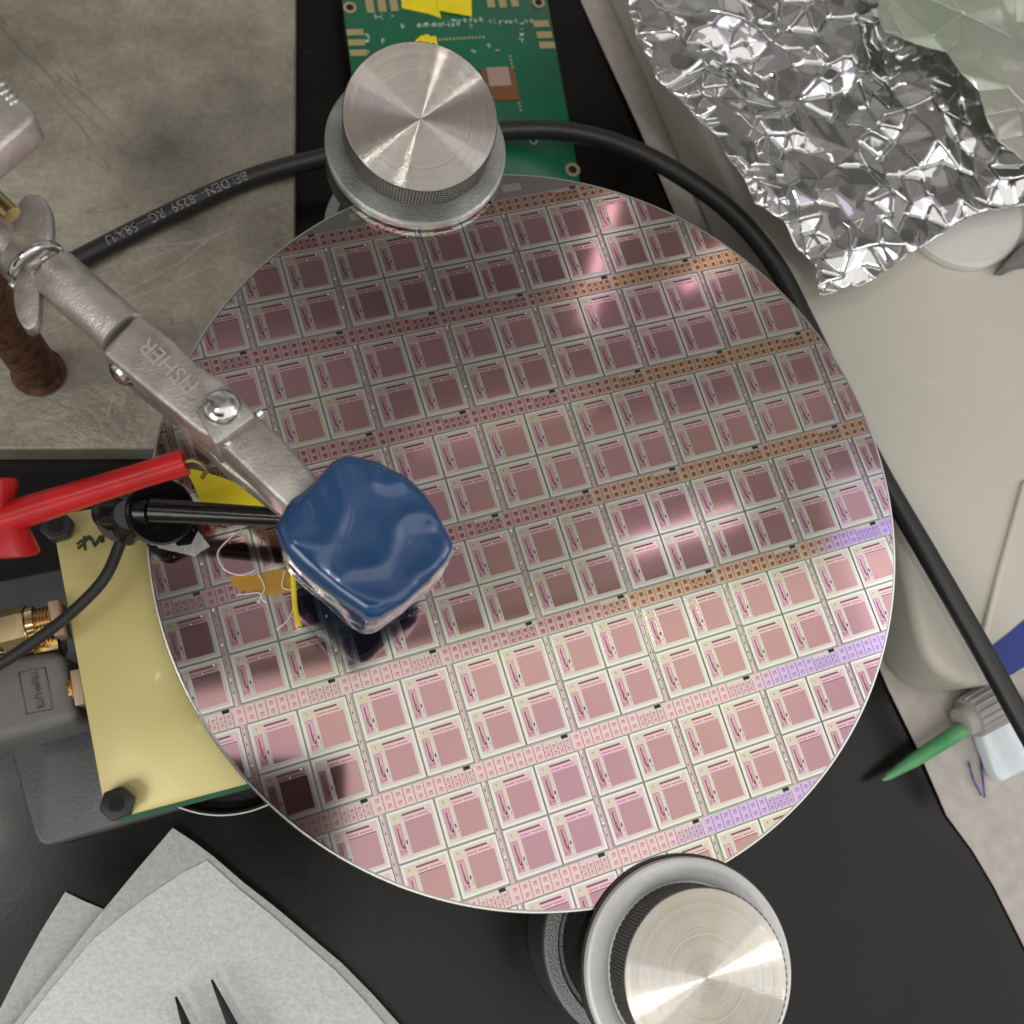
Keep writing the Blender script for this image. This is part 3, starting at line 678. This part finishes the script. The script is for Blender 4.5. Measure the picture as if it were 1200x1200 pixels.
# pen marks
def stroke(name, px, z, wd, m, parent):
    pts = spline([P(u, v, z) for u, v in px], 6); vs = []; fs = []
    for i, p in enumerate(pts):
        d = pts[min(i+1, len(pts)-1)]-pts[max(i-1, 0)]; e = Vector((-d.y, d.x, 0)).normalized()*wd/2*(1+.25*math.sin(i*1.7))
        vs += [p+e, p-e, p+e-Vector((0, 0, .04)), p-e-Vector((0, 0, .04))]
    for i in range(len(pts)-1):
        k = i*4; fs += [[k, k+1, k+5, k+4], [k, k+4, k+6, k+2], [k+1, k+3, k+7, k+5]]
    return mesh(name, vs, fs, m, parent)
for zi, px in enumerate(([(90, 638), (97, 633), (106, 631)], [(99, 628), (99, 637), (100, 645)], [(91, 643), (97, 638), (104, 629), (109, 635), (112, 639), (117, 629), (120, 635), (121, 627)])):
    stroke('pen_mark', px, 46.06+.03*zi, .55, M['ink'], yb)

def sma(label, u0, v0, u1, v1, z, vis):
    t = thing('rf_connector', label, 'connector', P(u0, v0, z), 'gold connectors on the yellow board')
    a = P(u0, v0, z); b = P(u1, v1, z); d = (b-a).normalized(); sd = Vector((-d.y, d.x, 0))
    def box(name, s0, s1, hw, h0, h1, m):
        return prism_xy(name, [a+d*s0+sd*hw, a+d*s0-sd*hw, a+d*s1-sd*hw, a+d*s1+sd*hw], z+h0, z+h1, m, t, .15)
    box('flange', 0, 1.7, 3.2, -3.2, 3.2, M['copper'])
    prof = []; s = 1.7
    while s < 6.4: prof += [(s, 2.75), (s+.3, 3.1)]; s += .6
    lathe('threaded_barrel', a, d, prof, M['gold'], t, n=36)
    if vis:
        lathe('coupling_collar', a, d, [(4.6, 3.3), (4.7, 3.7), (5.9, 3.7), (6.0, 3.3)], M['gold'], t, n=36)
        lathe('coupling_nut', a, d, [(5.9, 3.6), (6.2, 4.4), (10.4, 4.4), (10.7, 3.6)], M['gold'], t, n=6)
        lathe('crimp_ferrule', a, d, [(10.7, 2.9), (11.0, 3.1), (12, 3.0), (12.1, 2.2), (16, 2.2), (16.1, 2.6), (30, 2.6)], M['gold'], t, n=32)
    return t
sma('gold connector with a hex coupling nut, upper one at the left edge', 76, 726, 0, 744, 45, True)
s2 = sma('short gold connector beside the grey plug, lower one on the yellow board', 101, 806, 60, 815, 41.5, False)
t = thing('rf_plug', 'small silver and gold plug between the gold nut and the grey moulded plug', 'connector', P(40, 752, 38))
a = P(84, 748, 39); d = (P(0, 766, 39)-a).normalized()
lathe('plug_nut', a, d, [(1.5, 3.2), (1.8, 4.0), (6.0, 4.0), (6.3, 3.4)], M['gold'], t, n=6)
lathe('plug_sleeve', a, d, [(6.3, 2.8), (9.0, 2.8), (9.1, 3.2), (11, 3.2), (11.1, 2.6), (30, 2.6)], M['chrome'], t, n=32)

pl = thing('moulded_plug', 'grey moulded plastic plug with embossed lettering left of the yellow board', 'plug', P(40, 810, 30))
prism('plug_shell', [(-60, 800), (0, 777), (14, 770), (40, 765), (72, 762), (78, 790), (86, 826), (94, 842), (60, 852), (16, 864), (-60, 882)], 22, 45, M['adapt'], pl, 2.2, 4)
bx = [P(u, v, 45.0) for u, v in ((22, 788), (53, 782), (62, 831), (31, 837))]
for i in range(4):
    p0, p1 = bx[i], bx[(i+1) % 4]; tube('logo_border', [p0, p1], .13, M['adapt_t'], pl, n=6, sub=0)
t0 = P(38, 786, 45.05); t1 = P(48, 832, 45.05); xd = (t1-t0).normalized(); yd = Vector((-xd.y, xd.x, 0))
text_mesh('embossed_lettering', 'TRIPP\u00b7LITE', 1.5, M['adapt_t'], bpy.data.objects['plug_shell'], (t0+t1)/2, xd, yd, depth=.4)

sl = prism('anodised_plate', [(-40, 688), (64, 667), (262, 622), (330, 915), (66, 990), (54, 992), (45, 988), (39, 978)], 0.05, 6, M['slab'], None, 1.0, 3)
tag(sl, 'dark grey metal plate with rounded corner lying under the yellow board', 'plate')
dsh = thing('round_dish', 'clear round plastic dish just showing under the lower left of the wafer', 'dish', P(268, 826, 28))
c = P(268, 826, 30)
lathe('dish_wall', (c.x, c.y, 24), (0, 0, 1), [(0, 20.0), (6.0, 20.6), (6.3, 20.9), (6.6, 20.6), (6.3, 20.2), (.6, 19.6)], M['nut'], dsh, n=96)
tube('dish_rim', [Vector((c.x+20.8*math.cos(a_*.0655), c.y+20.8*math.sin(a_*.0655), 30.4)) for a_ in range(97)], .2, M['disc'], dsh, n=8, sub=0)
lathe('dish_floor', (c.x, c.y, 6.05), (0, 0, 1), [(0, 19.2), (17.8, 19.4), (18, 19.0)], mat('dark_dish', (.03, .032, .03), .15, 0, bump=.9, bscale=260), dsh, n=64)

# ================================================================== green board
gb = thing('green_board', 'green circuit board with gold edge pads and yellow tape behind the top knob', 'circuit board', P(540, 100, 0))
ZG = 12.0
for (u, v) in ((410, 8), (631, 2), (671, 199)):
    c = P(u, v, ZG); lathe('standoff', (c.x, c.y, .05), (0, 0, 1), [(0, 1.6), (ZG-1.7, 1.6)], M['nut'], gb, n=16)
prism('board', [(392, -70), (629, -70), (690, 270), (436, 270)], ZG-1.6, ZG, M['pcb'], gb, .1, 1)
GX = (P(540, 100, ZG)-P(500, 105, ZG)).normalized(); GX.z = 0
GX = Vector((P(641, 0, ZG)-P(401, 4, ZG))).normalized(); GY = Vector((-GX.y, GX.x, 0))
def gpad(name, u, v, w_, h_, m, z0=.0, z1=.12, parent=gb):
    c = P(u, v, ZG); X = GX*(w_/2/4.35); Y = GY*(h_/2/4.35)
    return prism_xy(name, [c-X-Y, c+X-Y, c+X+Y, c-X+Y], ZG+z0+.01, ZG+z1, m, parent)
for (u, v, a_, b_) in ((433, 4, 9, 26), (447, 3, 9, 26), (461, 2, 9, 26), (574, -2, 9, 26), (588, -1, 9, 24), (602, -2, 9, 24),
                   (634, 28, 19, 9), (638, 41, 19, 9), (641, 53, 19, 9), (416, 38, 19, 8), (418, 50, 19, 8), (420, 62, 19, 8)):
    gpad('edge_pad', u, v, a_, b_, M['gold_pad'])
for (u, v, r_) in ((410, 9, 1.75), (631, 3, 1.75), (671, 199, 2.0), (625, 165, 1.1)):
    c = P(u, v, ZG)
    hr = lathe('hole_ring', (c.x, c.y, ZG+.01), (0, 0, 1), [(0, r_), (.12, r_), (.12, r_*.55)], M['gold_pad'] if r_ > 1.2 else M['silk'], gb, n=28)
    lathe('mounting_hole', (c.x, c.y, ZG+.05), (0, 0, 1), [(0, r_*.58), (.12, r_*.56)], M['hole'], hr, n=20)
cb_ = gpad('chip_base', 586, 100, 39, 42, M['chip_b'], 0, .5)
gpad('chip_die', 584, 92, 26, 25, M['chip_p'], .5, .9, cb_)
def glyphs(u, v, n, vert=False, sz=5, sp=6.2):
    """tiny printed characters too small to read in the photograph, kept as legless strokes"""
    vs = []; fs = []
    for k in range(n):
        if random.random() < .12: continue
        cu_, cv_ = (u, v+k*sp) if vert else (u+k*sp, v-k*.15)
        c = P(cu_, cv_, ZG)
        for q_ in range(3):
            ho_ = random.random() < .5
            w_ = (sz*.8 if ho_ else 1.1)/2/4.35; h_ = (1.1 if ho_ else sz)/2/4.35
            ox = GX*random.uniform(-.35, .35)+GY*random.uniform(-.35, .35)
            b_ = len(vs); z = Vector((0, 0, .05))
            vs += [c+ox-GX*w_-GY*h_+z, c+ox+GX*w_-GY*h_+z, c+ox+GX*w_+GY*h_+z, c+ox-GX*w_+GY*h_+z]; fs.append([b_, b_+1, b_+2, b_+3])
    return mesh('silkscreen_print', vs, fs, M['silk'], gb)
glyphs(472, 30, 8); glyphs(500, 29, 7); glyphs(526, 24, 7); glyphs(574, 26, 9); glyphs(440, 20, 4)
glyphs(611, 28, 5, True); glyphs(431, 42, 4, True); glyphs(546, 31, 2); glyphs(448, 48, 2); glyphs(555, 60, 1)
glyphs(573, 53, 1); glyphs(583, 59, 1)
mm = M['silk']
for k in range(13): gpad('trace_mark', 515+k*4.3, 46.5-k*.25, 2.6, 3, M['gold_pad'], 0, .05)
for k in range(16): gpad('trace_mark', 598+k*.8, 66+k*4.2, 2.2, 2.6, M['gold_pad'], 0, .05)
for px in ([(469, -14), (513, -14), (514, 10), (517, 21), (503, 16), (471, 9)], ):
    o = prism('yellow_tape', px, ZG+.02, ZG+.25, M['tape_y']); tag(o, 'left half of the yellow tape pair on the top of the green board', 'tape', 'yellow tape on the green board')
o = prism('yellow_tape', [(509, -14), (552, -14), (553, 19), (514, 12)], ZG+.3, ZG+.5, M['tape_y']); tag(o, 'right half of the yellow tape pair on the top of the green board', 'tape', 'yellow tape on the green board')
o = prism('yellow_tape', [(478, 62), (486, 48), (493, 42), (501, 40), (505, 43), (511, 42), (514, 58)], ZG+.02, ZG+.3, M['tape_y']); tag(o, 'small torn yellow tape scrap just above the worn knob', 'tape', 'yellow tape on the green board')

# ================================================================== right side: paper, tray, foil
pp = sheet('paper_sheet', [(655, -60), (680, 0), (735, 125), (790, 250), (860, 405), (940, 585), (1000, 712), (1040, 808), (1075, 880), (1098, 932), (1108, 955), (1140, 998), (1165, 1040), (1195, 1100), (1230, 1170), (1420, 1170), (1420, -60)], .35, M['paper'], None,
           lambda x, y: 1.1*(noise.noise(Vector((x*.018, y*.018, 3)))+.55)**2, step=4, thick=.25)
tag(pp, 'tan paper sheet with two blue pen strokes running down the right side', 'paper')
for px in ([(1135, 893), (1141, 914), (1150, 932)], [(1149, 883), (1151, 905), (1154, 935)]):
    p_ = stroke('pen_stroke', px, 2.2, .55, M['ink_b'], pp)
tr = thing('instrument_housing', 'beige enamel housing with rounded edges filling the right side', 'housing', P(1100, 500, 0))
ZT = 22.0
tp = [(720, -90), (770, 20), (822, 140), (872, 250), (965, 412), (1020, 530), (1052, 622), (1066, 690), (1076, 742), (1086, 768), (1100, 786), (1120, 798), (1140, 803), (1175, 800), (1300, 745), (1500, 600), (1500, -90)]
prism('housing_shell', tp, 2.2, ZT, M['tray'], tr, 3.0, 5)
prism('raised_lip', [(1150, 748), (1153, 752), (1159, 746), (1178, 672), (1206, 566), (1204, 560), (1199, 566), (1170, 670)], ZT-.5, ZT+1.2, M['ridge'], tr, .5, 3)
prism('blue_label', [(1163, 757), (1180, 744), (1212, 717), (1212, 775), (1180, 794)], ZT+.0, ZT+.3, M['label_b'], tr)
dc = thing('white_disc', 'round white plastic disc lying half under the foil', 'disc', P(1125, 240, ZT))
c = P(1127, 240, ZT+3)
lathe('cap_disc', (c.x, c.y, ZT+.05), (0, 0, 1), [(0, 17.6), (.4, 18.0), (2.4, 18.0), (3.0, 17.5), (3.05, 16.5), (2.8, 16)], M['disc'], dc, n=96)
lathe('cap_rim', (c.x, c.y, ZT+3.0), (0, 0, 1), [(0, 17.0), (.2, 17.3), (.4, 17.0), (.3, 16.4)], M['disc'], dc, n=96)
o = prism('metal_clip', [(1177, 312), (1180, 306), (1204, 280), (1240, 255), (1240, 300), (1202, 306), (1186, 313)], ZT+.1, ZT+5, M['adapt'], None, .4)
tag(o, 'small dark pointed clip tip at the right edge beside the white cap', 'clip')

def foil_shape():
    px = [(720, -70), (740, 5), (750, 40), (770, 78), (795, 112), (812, 137), (838, 160), (850, 190), (868, 210), (885, 240), (905, 252), (930, 280), (952, 300), (962, 309), (960, 322),
          (966, 341), (982, 339), (1003, 328), (1012, 330), (1030, 322), (1044, 312), (1060, 302), (1068, 294), (1085, 285), (1103, 272), (1120, 262), (1140, 250), (1165, 242), (1196, 238), (1260, 225), (1330, 210), (1330, -70)]
    q = []
    random.seed(3)
    for i in range(len(px)):
        a, b = px[i], px[(i+1) % len(px)]; n = max(1, int(math.hypot(b[0]-a[0], b[1]-a[1])/9))
        for k in range(n):
            t = k/n; q.append((a[0]+(b[0]-a[0])*t+random.uniform(-1.6, 1.6), a[1]+(b[1]-a[1])*t+random.uniform(-1.6, 1.6)))
    return q
fp = foil_shape()
from mathutils.geometry import delaunay_2d_cdt
def crumpled(name, px, z, m, n, amp, seed, small, split=6, zlim=-8, hf=None):
    """foil: random creases between flat facets, each facet gently curved"""
    rnd = random.Random(seed)
    poly = [P(u, v, z) for u, v in px]; pts = [Vector((p.x, p.y)) for p in poly]; N = len(pts)
    def inside(x, y):
        c_ = False
        for i in range(N):
            a, b = pts[i], pts[i-1]
            if (a.y > y) != (b.y > y) and x < (b.x-a.x)*(y-a.y)/(b.y-a.y)+a.x: c_ = not c_
        return c_
    xs = [p.x for p in pts]; ys = [p.y for p in pts]; inner = []; tries = 0
    cl_ = [(rnd.uniform(min(xs), max(xs)), rnd.uniform(min(ys), max(ys))) for _ in range(14)]
    while len(inner) < n and tries < 40000:
        tries += 1
        if rnd.random() < .35:
            c_ = rnd.choice(cl_); x, y = rnd.gauss(c_[0], 5), rnd.gauss(c_[1], 5); md = 1.6 if not hf else 1.0
        else: x, y = rnd.uniform(min(xs), max(xs)), rnd.uniform(min(ys), max(ys)); md = rnd.choice((3.0, 5.5, 8.0)) if not hf else rnd.choice((1.4, 2.2, 3.4, 4.8))
        if inside(x, y) and all((x-p.x)**2+(y-p.y)**2 > md*md for p in inner): inner.append(Vector((x, y)))
    allp = pts+inner
    ov, _, of, _, _, _ = delaunay_2d_cdt(allp, [], [list(range(N))], 1, 1e-6)
    bm = bmesh.new(); bv = []
    for i, p in enumerate(ov):
        ed = min((p.x-q_.x)**2+(p.y-q_.y)**2 for q_ in poly)**.5
        h = rnd.uniform(-1, 1)*amp*min(1, .25+ed/7)+2.2*noise.noise(Vector((p.x*.035, p.y*.035, seed)))-1.6*math.exp(-ed/4)
        if hf: h = rnd.uniform(-1, 1)*amp+hf(p.x, p.y)
        bv.append(bm.verts.new(Vector((p.x, p.y, z+max(zlim, h)))*S))
    for f in of:
        try: bm.faces.new([bv[k] for k in f])
        except ValueError: pass
    bmesh.ops.triangulate(bm, faces=bm.faces[:])
    for f in bm.faces:
        f.smooth = True
        if f.normal.z < 0: f.normal_flip()
    me = bpy.data.meshes.new(name); bm.to_mesh(me); bm.free(); me.materials.append(m)
    o = link(name, me)
    es = o.modifiers.new('creases', 'EDGE_SPLIT'); es.split_angle = math.radians(split)
    ss = o.modifiers.new('fine', 'SUBSURF'); ss.subdivision_type = 'SIMPLE'; ss.levels = ss.render_levels = 2 if hf else 4
    for k, (ns, st) in enumerate(((.016, small), (.004, small*.12))):
        tx = bpy.data.textures.new('wrinkle', 'CLOUDS'); tx.noise_scale = ns; tx.noise_depth = 1
        d = o.modifiers.new('wrinkle', 'DISPLACE'); d.texture = tx; d.strength = st; d.direction = 'Z'; d.texture_coords = 'LOCAL'; d.mid_level = .5
    so = o.modifiers.new('thickness', 'SOLIDIFY'); so.thickness = .04*S
    return o
frnd = random.Random(5)
flines = []
for k in range(16):                                      # long folds of limited length
    a = frnd.uniform(0, math.pi); c_ = P(frnd.uniform(760, 1200), frnd.uniform(-20, 320), 34)
    flines.append((c_.x, c_.y, math.cos(a), math.sin(a), frnd.uniform(14, 42), frnd.uniform(5, 14), frnd.choice((-1, 1))*frnd.uniform(.8, 2.3)))
fedge = [P(u, v, 34) for u, v in fp]
def foil_h(x, y):
    q = Vector((x, y, 0)); wx = x+3.5*noise.noise(q*.05+Vector((3, 1, 7))); wy = y+3.5*noise.noise(q*.05+Vector((9, 4, 2)))
    h = 2.4*noise.noise(Vector((x*.03, y*.03, 11)))
    for (cx, cy, ca, sa, ln_, wd_, am) in flines:
        du = (wx-cx)*ca+(wy-cy)*sa; dv = -(wx-cx)*sa+(wy-cy)*ca
        if abs(du) < ln_ and abs(dv) < wd_: h += am*(1-abs(dv)/wd_)*(1-(du/ln_)**2)
    for k, (lam, A) in enumerate(((21, .50), (10, .36), (4.6, .15), (2.3, .05))):
        m_ = .35+1.3*max(0, noise.noise(Vector((x*.045, y*.045, 20+k)))+.35) if k > 1 else 1
        h += A*lam*.5*m_*(.5-abs(noise.noise(Vector((wx/lam+k*3.1, wy/lam*(1.25 if k % 2 else .8), k*7.7)))))
    ed = min((p.x-x)**2+(p.y-y)**2 for p in fedge)**.5
    return max(-8.5, h-2.2)-2.0*math.exp(-ed/3.5)
fo = crumpled('aluminium_foil', fp, 36, M['foil'], 950, .15, 11, .0007, 12, hf=foil_h)
tag(fo, 'crumpled shiny aluminium foil draped over the beige housing', 'foil')
fl = crumpled('foil_sheen_sheet', [(1040, -60), (1032, 10), (1040, 32), (1062, 42), (1085, 50), (1112, 58), (1128, 84), (1150, 104), (1160, 130), (1176, 158), (1192, 170), (1215, 190), (1320, 190), (1320, -60)], 42, M['film'], 60, .8, 5, .002, 9)  # added sheet with the foil's green reflection put into its colour
tag(fl, 'greenish wrinkled sheet added for the green reflection in the foil at top right', 'film')

# green pick, cap, translucent block
g_ = thing('green_pick', 'green tapered plastic pick pointing left from the grey ribbed cap', 'plastic tool', P(1080, 880, 6))
a = P(1034, 914, 5); bq = P(1134, 851, 7); L_ = (bq-a).length
o = lathe('pick_body', a, bq-a, [(0, .35), (1.5, .9), (L_*.35, 1.7), (L_*.8, 2.0), (L_*.98, 1.9), (L_, .8)], M['green'], g_, n=20)
cp = thing('ribbed_cap', 'grey ribbed plastic cap beside the green pick on the paper', 'cap', P(1150, 835, 6))
a = P(1124, 848, 7); bq = P(1188, 812, 7); d = (bq-a).normalized()
lathe('cap_body', a, d, [(0, 2.6), (.6, 3.6), (3.0, 4.0), (3.3, 4.9), (13, 5.2), (15, 5.0)], M['ribgrey'], cp, n=40)
e1, e2 = frame(d)
for k in range(18):
    an = k*2*math.pi/18; o_ = (e1*math.cos(an)+e2*math.sin(an))
    tube('rib', [a+d*3.6+o_*4.95, a+d*12.6+o_*5.2], .38, M['ribgrey'], cp, n=6, sub=0)
ib = prism('white_block', [(1150, 860), (1166, 848), (1192, 832), (1230, 815), (1240, 885), (1205, 902), (1174, 917), (1166, 905)], 2.6, 7, M['icy'], None, 1.0, 3)
tag(ib, 'glossy pale blue-white plastic block at the right edge under the cable', 'plastic block')

# ================================================================== wipes and tweezers
def wz(s): return lambda x, y: 1.3*(noise.noise(Vector((x*.03, y*.03, s)))+.5)+.25*noise.noise(Vector((x*.2, y*.2, s)))
w2 = sheet('tissue_wipe', [(77, 1045), (100, 1056), (124, 1066), (260, 1120), (260, 1330), (-90, 1330), (-40, 1240), (2, 1180), (24, 1136), (48, 1092)], .5, M['wipe'], None, wz(1), step=3, thick=.05)
tag(w2, 'white tissue wipe lying underneath, its corner showing at the far left', 'wipe', 'tissue wipes on the bench')
w1 = sheet('tissue_wipe', [(203, 970), (226, 985), (250, 1003), (286, 1034), (322, 1062), (362, 1096), (400, 1128), (436, 1164), (472, 1204), (540, 1290), (540, 1360), (-70, 1360), (-20, 1240), (20, 1196), (70, 1132), (122, 1066), (160, 1020)], 2.6, M['wipe'], None, wz(5), step=3, thick=.05)
tag(w1, 'large white tissue wipe under the tweezers, folded corner pointing up', 'wipe', 'tissue wipes on the bench')
o = sheet('folded_layer', [(243, 1008), (280, 1041), (316, 1070), (355, 1104), (392, 1136), (427, 1172), (460, 1210), (520, 1296), (0, 1340), (-20, 1260), (60, 1160), (110, 1100), (170, 1052), (215, 1022)], 2.85, M['wipe_b'], w1, wz(5), step=3, thick=.05)
tw = thing('tweezers', 'pair of fine black tweezer points on the tissue at the bottom edge', 'tweezers', P(240, 1180, 5))
for (u0, v0, u1, v1) in ((206, 1168, 240, 1262), (248, 1148, 300, 1262)):
    a = P(u0, v0, 6); bq = P(u1, v1, 8); d = (bq-a); e = Vector((-d.y, d.x, 0)).normalized()
    vs = []; fs = []
    for k in range(9):
        t_ = k/8; p = a+d*t_; hw = .22+1.5*t_**.9; hh = .2+.7*t_
        vs += [p+e*hw+Vector((0, 0, hh)), p-e*hw+Vector((0, 0, hh*.8)), p-e*hw-Vector((0, 0, hh)), p+e*hw-Vector((0, 0, hh))]
    for k in range(8):
        b_ = k*4
        for i in range(4): fs.append([b_+i, b_+(i+1) % 4, b_+4+(i+1) % 4, b_+4+i])
    fs += [[0, 1, 2, 3], [32, 33, 34, 35]]
    bev(mesh('prong', vs, fs, M['steelblk'], tw), .12, 2)

# ================================================================== bits lying on the wafer
o = prism('yellow_tape', [(216, 548), (236, 552), (262, 560), (292, 572), (318, 592), (326, 602), (300, 602), (262, 594), (236, 590), (226, 566)], WZ+.2, WZ+.5, M['tape_y'])
tag(o, 'yellow tape piece on the wafer between the clamp arm and black clip', 'tape')
o = prism('amber_film', smooth_poly([(268, 672), (300, 676), (336, 662), (348, 690), (322, 698), (290, 694), (272, 688)], 2), WZ+.12, WZ+.2, M['kapton'])
tag(o, 'scrap of amber film on the wafer beside the blue tip', 'film')
o = prism('clear_tape', [(176, 596), (208, 640), (224, 638), (232, 622), (246, 640), (236, 646), (228, 652), (212, 648), (186, 642), (176, 630)], WZ+.12, WZ+.25, M['clear'])
tag(o, 'torn scrap of clear tape on the wafer below the black flange', 'tape')
for px, lb in (([(284, 620), (268, 632), (256, 645), (256, 656), (264, 668), (280, 674), (292, 672), (299, 668)], 'curled fine white wire loop on the wafer, largest one'),
               ([(302, 672), (307, 680), (310, 690), (306, 698), (303, 707)], 'short bent white wire hanging below the wire loop'),
               ([(278, 697), (290, 696), (304, 695), (308, 703), (313, 706)], 'tiny hooked white wire below the loop'),
               ([(334, 668), (331, 680), (331, 688), (338, 691), (348, 691)], 'short hooked white wire touching the yellow wire'),
               ([(346, 692), (344, 712), (336, 728), (324, 738)], 'thin white wire curving down to a frayed end under the blue tip')):
    o = tube('fine_wire', [P(u, v, WZ+.5) for u, v in px], .12, M['wirew'], None, n=6, sub=6); tag(o, lb, 'wire', 'fine white wires on the wafer')
o = tube('yellow_wire', [P(343, 660, WZ+6), P(344, 690, WZ+2), P(346, 715, WZ+.9), P(351, 734, WZ+.7)], .5, M['tape_y'], None, n=10); tag(o, 'short stub of yellow insulated wire below the blue tip', 'wire')

# ================================================================== the phone that takes the picture (seen only as a reflection)
def cl_pt(a, b, c_): return C+RT*a+UP*b-F*c_
ph = [cl_pt(*q) for q in ((-120, -60, 3), (8, -60, 3), (8, 14, 3), (-120, 14, 3), (-120, -60, 11), (8, -60, 11), (8, 14, 11), (-120, 14, 11))]
o = mesh('phone', ph, [[0, 1, 2, 3], [4, 5, 6, 7], [0, 1, 5, 4], [1, 2, 6, 5], [2, 3, 7, 6], [3, 0, 4, 7]], M['phone'])
bev(o, 1.5, 2); tag(o, 'dark phone held above the bench, reflected in the lower left of the wafer', 'phone')
